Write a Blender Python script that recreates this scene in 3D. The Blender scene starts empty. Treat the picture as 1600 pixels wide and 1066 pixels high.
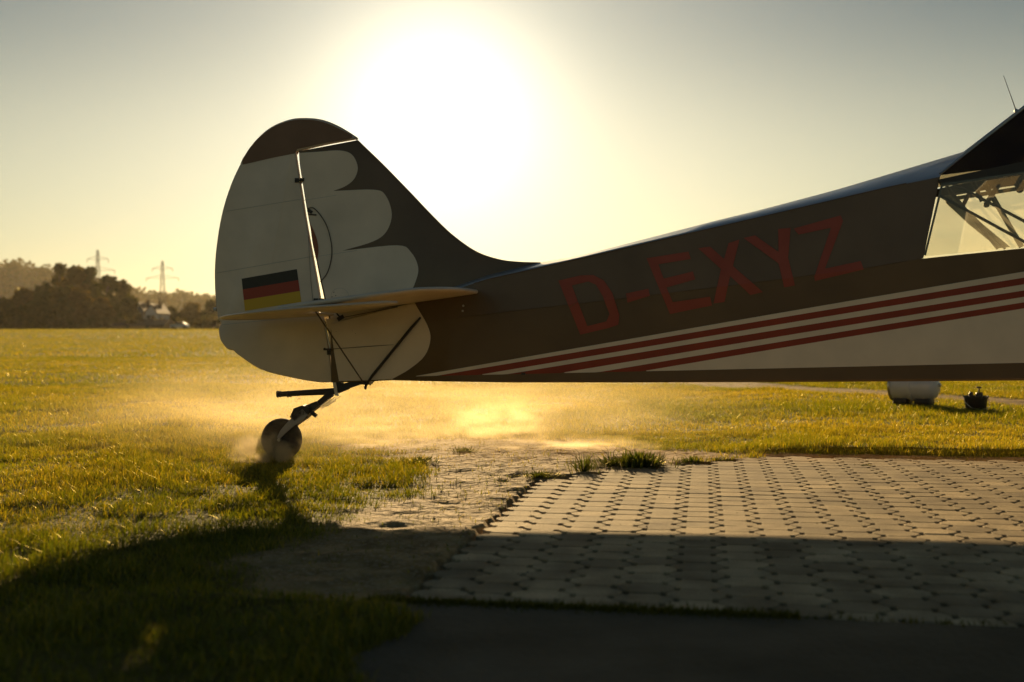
import bpy, bmesh, math, random
import numpy as np
from mathutils import Vector, Matrix
random.seed(7); rng = np.random.default_rng(7)
S = bpy.context.scene; COL = S.collection
# ------------------------------------------------------------------ camera
F, H, CX, HZ = 1778.0, 0.8, 800.0, 522.0          # focal length in photo pixels, eye height, centre column, horizon row
cam = bpy.data.cameras.new('camera'); camo = bpy.data.objects.new('camera', cam); COL.objects.link(camo)
cam.sensor_width = 36; cam.lens = F*36/1600; cam.clip_end = 6000; cam.clip_start = .05
camo.location = (0, 0, H); camo.rotation_euler = (math.radians(90) - math.atan((533-HZ)/F), 0, 0)
cam.dof.use_dof = True; cam.dof.focus_distance = 7.0; cam.dof.aperture_fstop = 2.2
S.camera = camo
# ------------------------------------------------------------------ sky and sun
EL, AZ = math.radians(11.3), math.radians(-3.6)     # sun elevation; azimuth from +Y towards +X
SUN = Vector((math.sin(AZ)*math.cos(EL), math.cos(AZ)*math.cos(EL), math.sin(EL)))
W = bpy.data.worlds.new('World'); S.world = W; W.use_nodes = True
wn = W.node_tree.nodes; wl = W.node_tree.links; wn.clear()
sky = wn.new('ShaderNodeTexSky'); sky.sky_type = 'NISHITA'; sky.sun_disc = False
sky.sun_elevation = EL; sky.sun_rotation = AZ; sky.air_density = 1.2; sky.dust_density = 0.15; sky.ozone_density = 2.5
bg = wn.new('ShaderNodeBackground'); bg.inputs['Strength'].default_value = 0.05
wo = wn.new('ShaderNodeOutputWorld')
# bright aureole of the low sun in hazy air, part of the sky itself
tc = wn.new('ShaderNodeTexCoord'); dt = wn.new('ShaderNodeVectorMath'); dt.operation = 'DOT_PRODUCT'
nv = wn.new('ShaderNodeVectorMath'); nv.operation = 'NORMALIZE'
wl.new(tc.outputs['Generated'], nv.inputs[0]); wl.new(nv.outputs[0], dt.inputs[0]); dt.inputs[1].default_value = SUN
def wmath(op, a, b=None):
    n = wn.new('ShaderNodeMath'); n.operation = op
    for i, v in enumerate((a, b)):
        if v is None: continue
        if isinstance(v, (int, float)): n.inputs[i].default_value = v
        else: wl.new(v, n.inputs[i])
    return n.outputs[0]
ang = wmath('ARCCOSINE', wmath('MINIMUM', dt.outputs['Value'], 1.0))
def lobe(width, amp, p=1.0):
    a = wmath('POWER', wmath('DIVIDE', ang, math.radians(width)), p)
    return wmath('MULTIPLY', wmath('EXPONENT', wmath('MULTIPLY', a, -1.0)), amp)
AUR = [(4.4, 14.0, 1.7), (14.0, 6.2, 1.5)]
au = None
for w_, a_, p_ in AUR:
    l_ = lobe(w_, a_, p_); au = l_ if au is None else wmath('ADD', au, l_)
mul = wn.new('ShaderNodeVectorMath'); mul.operation = 'SCALE'; mul.inputs[0].default_value = (1.0, .89, .66)
wl.new(au, mul.inputs['Scale'])
add = wn.new('ShaderNodeVectorMath'); add.operation = 'ADD'
sx = wn.new('ShaderNodeSeparateXYZ'); wl.new(nv.outputs[0], sx.inputs[0])
el_ = wmath('ARCSINE', sx.outputs['Z'])                    # low layer of evening haze: brighter below about 12 degrees
lay = wmath('DIVIDE', 1.0, wmath('ADD', 1.0, wmath('EXPONENT', wmath('DIVIDE', wmath('SUBTRACT', el_, math.radians(12.0)), math.radians(2.0)))))
lay = wmath('MULTIPLY', wmath('MULTIPLY', lay, wmath('EXPONENT', wmath('DIVIDE', ang, -math.radians(130)))), 5.4)  # falloff stretched round behind the camera as added fill for the shaded sides
m3 = wn.new('ShaderNodeVectorMath'); m3.operation = 'SCALE'; m3.inputs[0].default_value = (1.0, .84, .50); wl.new(lay, m3.inputs['Scale'])
a3 = wn.new('ShaderNodeVectorMath'); a3.operation = 'ADD'; wl.new(m3.outputs[0], a3.inputs[0]); wl.new(mul.outputs[0], a3.inputs[1])
tn = wn.new('ShaderNodeVectorMath'); tn.operation = 'MULTIPLY'; tn.inputs[1].default_value = (.39, .43, .40); wl.new(sky.outputs[0], tn.inputs[0])
wl.new(tn.outputs[0], add.inputs[0]); wl.new(a3.outputs[0], add.inputs[1])
wl.new(add.outputs[0], bg.inputs['Color']); wl.new(bg.outputs[0], wo.inputs['Surface'])
sl = bpy.data.lights.new('sun', 'SUN'); sl.energy = 5.0; sl.angle = math.radians(.55); sl.color = (1.0, .70, .34)
so = bpy.data.objects.new('sun', sl); COL.objects.link(so); so.rotation_euler = (-SUN).to_track_quat('-Z', 'Y').to_euler()
so.location = (0, 0, 20)
vs = S.view_settings; vs.view_transform = 'Standard'; vs.look = 'None'; vs.gamma = 1; vs.use_curve_mapping = False
vs.exposure = 0.72
S.render.engine = 'CYCLES'
cy = S.cycles; cy.use_denoising = True; cy.max_bounces = 8; cy.transparent_max_bounces = 16; cy.volume_bounces = 1
cy.diffuse_bounces = 3; cy.glossy_bounces = 3; cy.volume_max_steps = 128; cy.sample_clamp_indirect = 6
# ------------------------------------------------------------------ helpers
def tag(o, label=None, cat=None, group=None, kind=None):
    for k, v in (('label', label), ('category', cat), ('group', group), ('kind', kind)):
        if v: o[k] = v
    return o
def par(o, p, inv=True):
    o.parent = p
    if inv: o.matrix_parent_inverse = wm(p).inverted()
    return o
def wm(o):
    m = Matrix.LocRotScale(o.location, o.rotation_euler, o.scale)
    if o.parent: m = wm(o.parent) @ o.matrix_parent_inverse @ m
    return m
def empty(name, loc, label, cat, group=None):
    o = bpy.data.objects.new(name, None); COL.objects.link(o); o.location = loc; o.empty_display_size = .1
    return tag(o, label, cat, group)
def link(name, me, mat, parent=None):
    o = bpy.data.objects.new(name, me); COL.objects.link(o)
    if mat:
        me.materials.clear()
        for m in (mat if isinstance(mat, (list, tuple)) else [mat]): me.materials.append(m)
    if parent: par(o, parent)
    return o
def mesh(name, V, Fc, mat, parent=None, smooth=False, sharp=35):
    me = bpy.data.meshes.new(name); me.from_pydata([tuple(v) for v in V], [], [tuple(f) for f in Fc]); me.update()
    bm = bmesh.new(); bm.from_mesh(me); bmesh.ops.recalc_face_normals(bm, faces=bm.faces); bm.to_mesh(me); bm.free()
    if smooth:
        me.polygons.foreach_set('use_smooth', [True]*len(me.polygons)); me.set_sharp_from_angle(angle=math.radians(sharp))
    return link(name, me, mat, parent)
class MB:
    def __init__(s): s.V = []; s.F = []
    def add(s, V, Fc):
        b = len(s.V); s.V += [tuple(v) for v in V]; s.F += [tuple(i+b for i in f) for f in Fc]; return s
    def tube(s, pts, r, n=10, cap=True):
        pts = [Vector(p) for p in pts]; R = r if isinstance(r, (list, tuple)) else [r]*len(pts); V = []; Fc = []
        ref = None
        for i, p in enumerate(pts):
            d = (pts[min(i+1, len(pts)-1)] - pts[max(i-1, 0)]).normalized()
            if ref is None: ref = d.orthogonal().normalized()
            ref = (ref - d*ref.dot(d)).normalized(); q = d.cross(ref)
            for k in range(n):
                a = 2*math.pi*k/n; V.append(p + (ref*math.cos(a) + q*math.sin(a))*R[i])
        for i in range(len(pts)-1):
            for k in range(n):
                k2 = (k+1) % n; Fc.append((i*n+k, i*n+k2, (i+1)*n+k2, (i+1)*n+k))
        if cap: Fc.append(tuple(range(n))[::-1]); Fc.append(tuple((len(pts)-1)*n+k for k in range(n)))
        return s.add(V, Fc)
    def lathe(s, prof, o, ax, n=20):
        o = Vector(o); ax = Vector(ax).normalized(); a1 = ax.orthogonal().normalized(); a2 = ax.cross(a1); V = []; Fc = []
        for (t, r) in prof:
            for k in range(n):
                a = 2*math.pi*k/n; V.append(o + ax*t + (a1*math.cos(a) + a2*math.sin(a))*max(r, 1e-4))
        for i in range(len(prof)-1):
            for k in range(n):
                k2 = (k+1) % n; Fc.append((i*n+k, i*n+k2, (i+1)*n+k2, (i+1)*n+k))
        Fc.append(tuple(range(n))[::-1]); Fc.append(tuple((len(prof)-1)*n+k for k in range(n)))
        return s.add(V, Fc)
    def box(s, c, h, rz=0, ax=None):
        c = Vector(c); M = Matrix.Rotation(rz, 3, 'Z') if ax is None else ax
        V = [c + M @ Vector((sx*h[0], sy*h[1], sz*h[2])) for sx in (-1, 1) for sy in (-1, 1) for sz in (-1, 1)]
        return s.add(V, [(0,1,3,2),(4,6,7,5),(0,4,5,1),(2,3,7,6),(0,2,6,4),(1,5,7,3)])
    def build(s, name, mat, parent=None, smooth=True, sharp=40): return mesh(name, s.V, s.F, mat, parent, smooth, sharp)
# numpy value noise
_P = rng.random((256, 256))
def vn(x, y, f):
    x = np.asarray(x)*f + 91.7; y = np.asarray(y)*f + 37.3
    xi = np.floor(x).astype(int); yi = np.floor(y).astype(int); fx = x-xi; fy = y-yi
    fx = fx*fx*(3-2*fx); fy = fy*fy*(3-2*fy)
    g = lambda a, b: _P[a & 255, b & 255]
    return (g(xi,yi)*(1-fx)+g(xi+1,yi)*fx)*(1-fy) + (g(xi,yi+1)*(1-fx)+g(xi+1,yi+1)*fx)*fy
def fbm(x, y, f, o=4):
    t = 0; a = .5; n = 0
    for i in range(o): t = t + a*vn(x+i*17.1, y-i*9.3, f*2**i); n += a; a *= .5
    return t/n
# ------------------------------------------------------------------ materials
def mat(name, base, rough=.5, metal=0, coat=0, nscale=0, namt=0, bump=0, bscale=60, spec=.5, dirt=None):
    m = bpy.data.materials.new(name); m.use_nodes = True; nt = m.node_tree; N = nt.nodes; L = nt.links
    b = N['Principled BSDF']; b.inputs['Base Color'].default_value = (*base, 1); b.inputs['Roughness'].default_value = rough
    b.inputs['Metallic'].default_value = metal; b.inputs['Coat Weight'].default_value = coat; b.inputs['Coat Roughness'].default_value = .12
    b.inputs['Specular IOR Level'].default_value = spec
    t = N.new('ShaderNodeTexCoord')
    if nscale:
        n = N.new('ShaderNodeTexNoise'); n.inputs['Scale'].default_value = nscale; n.inputs['Detail'].default_value = 6
        L.new(t.outputs['Object'], n.inputs['Vector'])
        r = N.new('ShaderNodeMapRange'); r.inputs['From Min'].default_value = .3; r.inputs['From Max'].default_value = .7
        L.new(n.outputs['Fac'], r.inputs['Value'])
        mx = N.new('ShaderNodeMix'); mx.data_type = 'RGBA'; L.new(r.outputs[0], mx.inputs['Factor'])
        d = dirt or tuple(c*(1-namt) for c in base)
        mx.inputs['A'].default_value = (*base, 1); mx.inputs['B'].default_value = (*d, 1)
        L.new(mx.outputs['Result'], b.inputs['Base Color'])
        rr = N.new('ShaderNodeMapRange'); rr.inputs['To Min'].default_value = max(rough-.1, .02); rr.inputs['To Max'].default_value = min(rough+.15, 1)
        L.new(n.outputs['Fac'], rr.inputs['Value']); L.new(rr.outputs[0], b.inputs['Roughness'])
    if bump:
        n2 = N.new('ShaderNodeTexNoise'); n2.inputs['Scale'].default_value = bscale; n2.inputs['Detail'].default_value = 4
        L.new(t.outputs['Object'], n2.inputs['Vector'])
        bp = N.new('ShaderNodeBump'); bp.inputs['Strength'].default_value = bump; bp.inputs['Distance'].default_value = .01
        L.new(n2.outputs['Fac'], bp.inputs['Height']); L.new(bp.outputs[0], b.inputs['Normal'])
    return m
M = {}
M['dark'] = mat('dark_paint', (.155, .095, .042), .42, coat=.15, nscale=2.2, namt=.3, bump=.12, bscale=7)
M['deck'] = mat('deck_blue_grey', (.30, .33, .38), .32, coat=.5, nscale=4, namt=.15)  # lighter than the flanks: sky reflection put into the base colour
M['brown'] = mat('brown_paint', (.22, .11, .05), .45, coat=.1, nscale=4, namt=.2)
M['white'] = mat('white_paint', (.84, .70, .54), .45, coat=.1, nscale=4, namt=.16, bump=.10, bscale=7)
M['stripe_white'] = mat('stripe_white', (.78, .68, .53), .4, nscale=6, namt=.1)
M['red'] = mat('red_paint', (.30, .035, .010), .4, nscale=6, namt=.2)
M['letter'] = mat('letter_red', (.35, .060, .028), .45, nscale=6, namt=.15)
M['flag_black'] = mat('flag_black', (.035, .03, .02), .5); M['flag_red'] = mat('flag_red', (.38, .05, .02), .5)
M['flag_gold'] = mat('flag_gold', (.70, .42, .02), .5)
M['metal'] = mat('bare_metal', (.5, .48, .45), .3, metal=1)
M['black'] = mat('black_metal', (.035, .028, .022), .45, nscale=30, namt=.4)
M['cable'] = mat('cable_grey', (.10, .075, .055), .5)
M['rubber'] = mat('rubber', (.025, .02, .016), .8, nscale=25, namt=.3, dirt=(.09, .065, .04), bump=.3, bscale=120)
M['seam'] = mat('seam_tape', (.50, .46, .40), .6)
M['interior'] = mat('cabin_frame_paint', (.03, .024, .018), .5)
M['greyfar'] = mat('grey_green_cloth', (.17, .19, .15), .7)
M['tan'] = mat('tan_wood', (.22, .13, .06), .6)
M['lens'] = mat('lamp_lens', (.8, .78, .72), .15)
def glassy(name, tint, alpha, rough=.08):
    m = bpy.data.materials.new(name); m.use_nodes = True; nt = m.node_tree; N = nt.nodes; L = nt.links; N.clear()
    o = N.new('ShaderNodeOutputMaterial'); t = N.new('ShaderNodeBsdfTransparent'); t.inputs[0].default_value = (*tint, 1)
    tl = N.new('ShaderNodeBsdfTranslucent'); tl.inputs[0].default_value = (.75, .72, .62, 1)
    g = N.new('ShaderNodeBsdfGlossy'); g.inputs['Roughness'].default_value = rough
    fr = N.new('ShaderNodeFresnel'); fr.inputs[0].default_value = 1.45
    nz = N.new('ShaderNodeTexNoise'); nz.inputs['Scale'].default_value = 5; nz.inputs['Detail'].default_value = 8
    mr = N.new('ShaderNodeMapRange'); mr.inputs['From Min'].default_value = .35; mr.inputs['From Max'].default_value = .75
    mr.inputs['To Min'].default_value = alpha*.5; mr.inputs['To Max'].default_value = alpha*1.6
    L.new(nz.outputs['Fac'], mr.inputs['Value'])
    a = N.new('ShaderNodeMixShader'); L.new(mr.outputs[0], a.inputs[0]); L.new(t.outputs[0], a.inputs[1]); L.new(tl.outputs[0], a.inputs[2])
    b = N.new('ShaderNodeMixShader'); L.new(fr.outputs[0], b.inputs[0]); L.new(a.outputs[0], b.inputs[1]); L.new(g.outputs[0], b.inputs[2])
    L.new(b.outputs[0], o.inputs[0]); return m
M['glass'] = glassy('scratched_perspex', (.95, .94, .88), .09)
M['tint'] = glassy('dark_tinted_perspex', (.56, .50, .38), .04)
def leafmat(name, transl=.5, gloss=.08, attr=True, base=(.1,.1,.03)):
    m = bpy.data.materials.new(name); m.use_nodes = True; nt = m.node_tree; N = nt.nodes; L = nt.links; N.clear()
    o = N.new('ShaderNodeOutputMaterial'); d = N.new('ShaderNodeBsdfDiffuse'); t = N.new('ShaderNodeBsdfTranslucent')
    g = N.new('ShaderNodeBsdfGlossy'); g.inputs['Roughness'].default_value = .4; g.inputs[0].default_value = (.9, .78, .35, 1)
    if attr:
        a = N.new('ShaderNodeAttribute'); a.attribute_name = 'col'; L.new(a.outputs['Color'], d.inputs[0])
        br = N.new('ShaderNodeMix'); br.data_type = 'RGBA'; br.blend_type = 'MULTIPLY'; br.inputs['Factor'].default_value = 1
        L.new(a.outputs['Color'], br.inputs['A']); br.inputs['B'].default_value = (1.7, 1.45, .5, 1)
        L.new(br.outputs['Result'], t.inputs[0])
    else:
        d.inputs[0].default_value = (*base, 1); t.inputs[0].default_value = (base[0]*1.5, base[1]*1.4, base[2]*.7, 1)
    m1 = N.new('ShaderNodeMixShader'); m1.inputs[0].default_value = transl; L.new(d.outputs[0], m1.inputs[1]); L.new(t.outputs[0], m1.inputs[2])
    m2 = N.new('ShaderNodeMixShader'); m2.inputs[0].default_value = gloss; L.new(m1.outputs[0], m2.inputs[1]); L.new(g.outputs[0], m2.inputs[2])
    L.new(m2.outputs[0], o.inputs[0]); return m
M['grass'] = leafmat('grass_blade', .62, .09)
M['leaf'] = leafmat('tree_leaf', .3, .03)
M['weed'] = leafmat('weed_leaf', .4, .05)
M['bark'] = mat('bark', (.08, .055, .035), .9)
# ------------------------------------------------------------------ ground
A = math.atan(300/F); UX, UY = math.sin(A), math.cos(A)            # paving axes: u runs away, v to the right
OX, OY = -.10, 4.74
def uv(x, y): return (x-OX)*UX + (y-OY)*UY, (x-OX)*UY - (y-OY)*UX
def xy(u, v): return OX + u*UX + v*UY, OY + u*UY - v*UX
U0, U1 = -1.34, 3.0
def G(px, py):
    y = F*H/(py-HZ); return (px-CX)/F*y, y
def sm(a, b, t): t = np.clip((t-a)/(b-a), 0, 1); return t*t*(3-2*t)
def inpoly(x, y, P):
    x = np.asarray(x, float); y = np.asarray(y, float); r = np.zeros(x.shape, bool); d2 = np.full(x.shape, 1e9)
    for i in range(len(P)):
        x1, y1 = P[i]; x2, y2 = P[(i+1) % len(P)]
        c = (y1 > y) != (y2 > y)
        with np.errstate(divide='ignore', invalid='ignore'):
            r ^= c & (x < (x2-x1)*(y-y1)/(y2-y1+1e-12)+x1)
        t = np.clip(((x-x1)*(x2-x1)+(y-y1)*(y2-y1))/((x2-x1)**2+(y2-y1)**2), 0, 1)
        d2 = np.minimum(d2, (x-x1-t*(x2-x1))**2+(y-y1-t*(y2-y1))**2)
    return np.where(r, 1, -1)*np.sqrt(d2)       # >0 inside
DIRT = [G(*p) for p in [(380,865),(560,812),(640,775),(655,745),(690,712),(800,690),(900,694),(1100,706),(1150,714),(1000,760),(800,830),(700,955),(560,935),(400,925)]]
def paved(x, y):
    u, v = uv(x, y)
    lim = np.where(v < 1.35, 1.62 + v*1.02, U1)       # earth washed over the far left corner
    return np.minimum(np.minimum(v, u-U0), np.minimum(lim-u, U1-u))      # >0 on the pavers
def dirtm(x, y):
    n = fbm(x, y, 2.2, 4)-.5; n2 = fbm(x, y, 9, 3)-.5
    d = inpoly(x, y, DIRT) + n*.34 + n2*.20
    a = sm(-.12, .12, d)
    # thin, dusty turf blown bare behind the tail
    ex = np.exp(-(((x+.3)/1.5)**2 + ((y-8.0)/1.1)**2)); a = np.maximum(a, sm(.52, .85, ex*(.55+.9*fbm(x, y, 3.1, 4))))
    # farm track far right
    x1, y1, x2, y2 = 1.0, 23.0, 7.6, 8.2
    t = ((x-x1)*(x2-x1)+(y-y1)*(y2-y1))/((x2-x1)**2+(y2-y1)**2)
    dd = np.abs((x-x1)*(y2-y1)-(y-y1)*(x2-x1))/math.hypot(x2-x1, y2-y1)
    a = np.maximum(a, sm(.55, .36, dd+n*.5)*sm(0, .1, t)*sm(1, .9, t))
    # seam of soil along the far edge of the paving
    u, v = uv(x, y); a = np.maximum(a, sm(.12, .03, np.abs(u-U1-.05)+n2*.1)*sm(0, .3, v))
    return a
def gz(x, y):
    u, v = uv(x, y)
    z = (fbm(x, y, .35, 3)-.5)*.05*sm(5, 12, y) + (fbm(x, y, 2.5, 4)-.5)*.028 + (fbm(x, y, 14, 3)-.5)*.012
    z = z - .004
    z = z + .045*sm(U1+.06, U1+.25, u)*sm(1.0, 1.8, v)           # turf stands above the far edge
    inside = np.minimum(paved(x, y), 9)
    z = np.where(inside > -.02, np.minimum(z, -.05), np.where(inside > -.25, np.minimum(z, .004)-.0*z, z))
    front = sm(.02, -.02, u-U0)*sm(-.05, .12, v + .5*(fbm(x, y, 2.6, 4)-.5) - .12)
    D_dirt = inpoly(x, y, DIRT); D_dirt = sm(-.1, .2, D_dirt)
    z = z + .022*sm(U0+.05, U0-.15, u)*sm(.5, .0, v)*sm(-1.5, -.6, v)
    z = z + D_dirt*((fbm(x, y, 5.5, 3)-.5)*.035 + (fbm(x*.6, y*1.5, 17, 2)-.5)*.014)
    z = z*(1-front) - .05*front
    z = z + 1.85*sm(45, 260, y) + 3.0*sm(260, 700, y)
    return z
def axis(segs):
    out = []
    for a, b, s in segs: out += list(np.arange(a, b, s))
    out.append(segs[-1][1]); return np.array(out)
gx = axis([(-1500,-300,100),(-300,-60,20),(-60,-14,3),(-14,-5,.5),(-5,-3,.1),(-3,3.6,.03),(3.6,6,.1),(6,14,.5),(14,60,3),(60,300,20),(300,1500,100)])
gy = axis([(-40,-4,4),(-4,1.6,.4),(1.6,5,.025),(5,8.6,.03),(8.6,14,.08),(14,30,.4),(30,80,2),(80,300,10),(300,2600,100)])
X, Y = np.meshgrid(gx, gy); Z = gz(X, Y); D_ = dirtm(X, Y)
nx, ny = len(gx), len(gy)
me = bpy.data.meshes.new('grass_field')
Vv = np.stack([X, Y, Z], -1).reshape(-1, 3).astype(np.float32)
ii = (np.arange(ny-1)[:, None]*nx + np.arange(nx-1)[None]).reshape(-1)
Ff = np.stack([ii, ii+1, ii+nx+1, ii+nx], -1).astype(np.int32)
def npmesh(me, V, Fq):
    k = Fq.shape[1]; me.vertices.add(len(V)); me.vertices.foreach_set('co', V.astype(np.float32).ravel())
    me.loops.add(Fq.size); me.loops.foreach_set('vertex_index', Fq.ravel().astype(np.int32))
    me.polygons.add(len(Fq)); me.polygons.foreach_set('loop_start', np.arange(0, Fq.size, k, dtype=np.int32))
    me.update(calc_edges=True); me.validate()
npmesh(me, Vv, Ff); me.polygons.foreach_set('use_smooth', np.ones(len(Ff), bool))
at = me.attributes.new('dirt', 'FLOAT', 'POINT'); at.data.foreach_set('value', D_.ravel().astype(np.float32))
def groundmat():
    m = bpy.data.materials.new('turf_and_soil'); m.use_nodes = True; nt = m.node_tree; N = nt.nodes; L = nt.links
    b = N['Principled BSDF']; b.inputs['Roughness'].default_value = .85; b.inputs['Specular IOR Level'].default_value = .1
    t = N.new('ShaderNodeTexCoord')
    def nz(s, det=6, sc=(1,1,1)):
        mp = N.new('ShaderNodeMapping'); mp.inputs['Scale'].default_value = sc; L.new(t.outputs['Object'], mp.inputs[0])
        n = N.new('ShaderNodeTexNoise'); n.inputs['Scale'].default_value = s; n.inputs['Detail'].default_value = det; L.new(mp.outputs[0], n.inputs['Vector']); return n.outputs['Fac']
    def mr(v, a, b_, c=0, d=1):
        n = N.new('ShaderNodeMapRange'); n.inputs[1].default_value = a; n.inputs[2].default_value = b_; n.inputs[3].default_value = c; n.inputs[4].default_value = d; L.new(v, n.inputs[0]); return n.outputs[0]
    def mix(f, a, c):
        n = N.new('ShaderNodeMix'); n.data_type = 'RGBA'
        if isinstance(f, float): n.inputs['Factor'].default_value = f
        else: L.new(f, n.inputs['Factor'])
        for k, v in (('A', a), ('B', c)):
            if isinstance(v, tuple): n.inputs[k].default_value = (*v, 1)
            else: L.new(v, n.inputs[k])
        return n.outputs['Result']
    soil = mix(mr(nz(7, 8), .35, .65), (.42, .28, .12), (.21, .135, .055))
    soil = mix(mr(nz(60, 4), .5, .75), soil, (.48, .36, .21))
    turf = mix(mr(nz(1.3, 8), .35, .65), (.06, .052, .006), (.12, .10, .010))
    turf = mix(mr(nz(.05, 6, (1, 3, 1)), .4, .62), turf, (.13, .125, .004))
    at = N.new('ShaderNodeAttribute'); at.attribute_name = 'dirt'
    L.new(mix(at.outputs['Fac'], turf, soil), b.inputs['Base Color'])
    bp = N.new('ShaderNodeBump'); bp.inputs['Strength'].default_value = .8; bp.inputs['Distance'].default_value = .03
    L.new(nz(22, 8), bp.inputs['Height']); L.new(bp.outputs[0], b.inputs['Normal'])
    b.inputs['Sheen Weight'].default_value = .0; b.inputs['Sheen Roughness'].default_value = .5; b.inputs['Sheen Tint'].default_value = (.9, .7, .08, 1)
    return m
M['ground'] = groundmat()
tag(link('grass_field', me, M['ground']), kind='structure')
# ---- pavers
P_, R_, B_ = .157, .145, .041
def paver_outline():
    e = P_/2 - B_/2; f = P_/2 + B_/2; g = .0030; q = R_/2 - g
    right = [(f-.0095, 0.0), (f-.0095, .0185), (f-.0115, .0205), (e+.0092, q-.0205), (e+.0075, q-.0215), (e-.0075, q-.0215), (e-.0095, q-.019), (e-.0095, q)]
    top = right + [(-x, y) for x, y in right[::-1]]          # counter-clockwise half
    bot = [(-x, -y) for x, y in top]
    P = []
    for p in top + bot:
        if not P or (abs(p[0]-P[-1][0]) + abs(p[1]-P[-1][1])) > 1e-5: P.append(p)
    if (abs(P[0][0]-P[-1][0]) + abs(P[0][1]-P[-1][1])) < 1e-5: P.pop()
    return P
PO = paver_outline()
def paver_geo():
    n = len(PO); V = []
    for (k, z) in ((1.0, -.05), (1.0, -.003), (.955, 0.0)):
        for (a, b) in PO: V.append((a - (0 if k == 1 else math.copysign(min(.0025, abs(a)), a)), b - (0 if k == 1 else math.copysign(min(.003, abs(b)), b)), z))
    Fc = [tuple(range(2*n, 3*n))]
    for r in range(2):
        for i in range(n):
            j = (i+1) % n; Fc.append((r*n+i, r*n+j, (r+1)*n+j, (r+1)*n+i))
    return V, Fc
PV, PF = paver_geo()
def pavermat():
    m = mat('concrete_paver', (.34, .29, .215), .85, spec=.2, bump=.35, bscale=260)
    N = m.node_tree.nodes; L = m.node_tree.links; b = N['Principled BSDF']
    oi = N.new('ShaderNodeObjectInfo'); g = N.new('ShaderNodeNewGeometry'); t = N.new('ShaderNodeTexCoord')
    n1 = N.new('ShaderNodeTexNoise'); n1.inputs['Scale'].default_value = 4.5; n1.inputs['Detail'].default_value = 8; L.new(g.outputs['Position'], n1.inputs['Vector'])
    n2 = N.new('ShaderNodeTexNoise'); n2.inputs['Scale'].default_value = 120; n2.inputs['Detail'].default_value = 3; L.new(g.outputs['Position'], n2.inputs['Vector'])
    r = N.new('ShaderNodeValToRGB'); L.new(n1.outputs['Fac'], r.inputs[0])
    r.color_ramp.elements[0].position = .3; r.color_ramp.elements[0].color = (.27, .20, .11, 1); r.color_ramp.elements[1].position = .72; r.color_ramp.elements[1].color = (.62, .48, .28, 1)
    mx = N.new('ShaderNodeMix'); mx.data_type = 'RGBA'; mx.blend_type = 'MULTIPLY'; mx.inputs['Factor'].default_value = .8
    r2 = N.new('ShaderNodeMapRange'); r2.inputs['To Min'].default_value = .55; r2.inputs['To Max'].default_value = 1.18; L.new(oi.outputs['Random'], r2.inputs[0])
    r3 = N.new('ShaderNodeMapRange'); r3.inputs[1].default_value = .35; r3.inputs[2].default_value = .65; r3.inputs[3].default_value = .8; r3.inputs[4].default_value = 1.1; L.new(n2.outputs['Fac'], r3.inputs[0])
    mm = N.new('ShaderNodeMath'); mm.operation = 'MULTIPLY'; L.new(r2.outputs[0], mm.inputs[0]); L.new(r3.outputs[0], mm.inputs[1])
    L.new(r.outputs[0], mx.inputs['A']); L.new(mm.outputs[0], mx.inputs['B']); L.new(mx.outputs['Result'], b.inputs['Base Color'])
    return m
M['paver'] = pavermat()
M['sand'] = mat('joint_sand', (.055, .045, .025), .95, nscale=18, dirt=(.05, .06, .02), bump=.6, bscale=150)
bedV = [(*xy(U0-.1, -.0), -.030), (*xy(U0-.1, 7.2), -.030), (*xy(U1, 7.2), -.030), (*xy(U1, 1.4), -.030), (*xy(1.6, -.0), -.030)]
paving = tag(mesh('paving', bedV, [tuple(range(5))], M['sand']), kind='structure')
pme = bpy.data.meshes.new('paver'); pme.from_pydata(PV, [], PF); pme.update()
bm = bmesh.new(); bm.from_mesh(pme); bmesh.ops.recalc_face_normals(bm, faces=bm.faces); bm.to_mesh(pme); bm.free(); pme.materials.append(M['paver'])
spots = []
for c in range(46):
    v = P_*(c+.5); off = 0 if c % 2 else -R_/2
    k = 0
    while True:
        u = U0 + R_*.5 + off + k*R_ - .01; k += 1
        if u + R_/2 > U1: break
        x, y = xy(u, v)
        if float(paved(*xy(max(u, U0+.05), v))) < .02: continue
        px = CX + F*x/y; py = HZ + F*H/y
        if px > 2150 or v > 7.1: continue
        vis = -60 < px < 1660
        area = (F*P_/y)*(F*H/y**2*R_)
        spots.append((0 if vis else 1, -area, x, y, u, v))
spots.sort()
SV = []; SF = []
for i, (nv_, ar, x, y, u, v) in enumerate(spots):
    dz = random.gauss(0, .0006) + .005*(float(vn(x, y, 1.1))-.5) - .05*max(0, .35-v)**1.5
    loc = (x, y, dz); e = (random.gauss(0, .006), random.gauss(0, .008), -A + random.gauss(0, .006))
    if i < 300:
        o = bpy.data.objects.new('paver', pme); COL.objects.link(o); o.location = loc; o.rotation_euler = e; par(o, paving)
    else:
        Mx = Matrix.LocRotScale(Vector(loc), Matrix.Rotation(e[2], 3, 'Z').to_euler(), Vector((1, 1, 1)))
        b0 = len(SV); SV += [tuple(Mx @ Vector(p)) for p in PV]; SF += [tuple(a+b0 for a in f) for f in PF]
sp = mesh('paver_field', SV, SF, M['paver'], paving); sp['kind'] = 'stuff'
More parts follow.
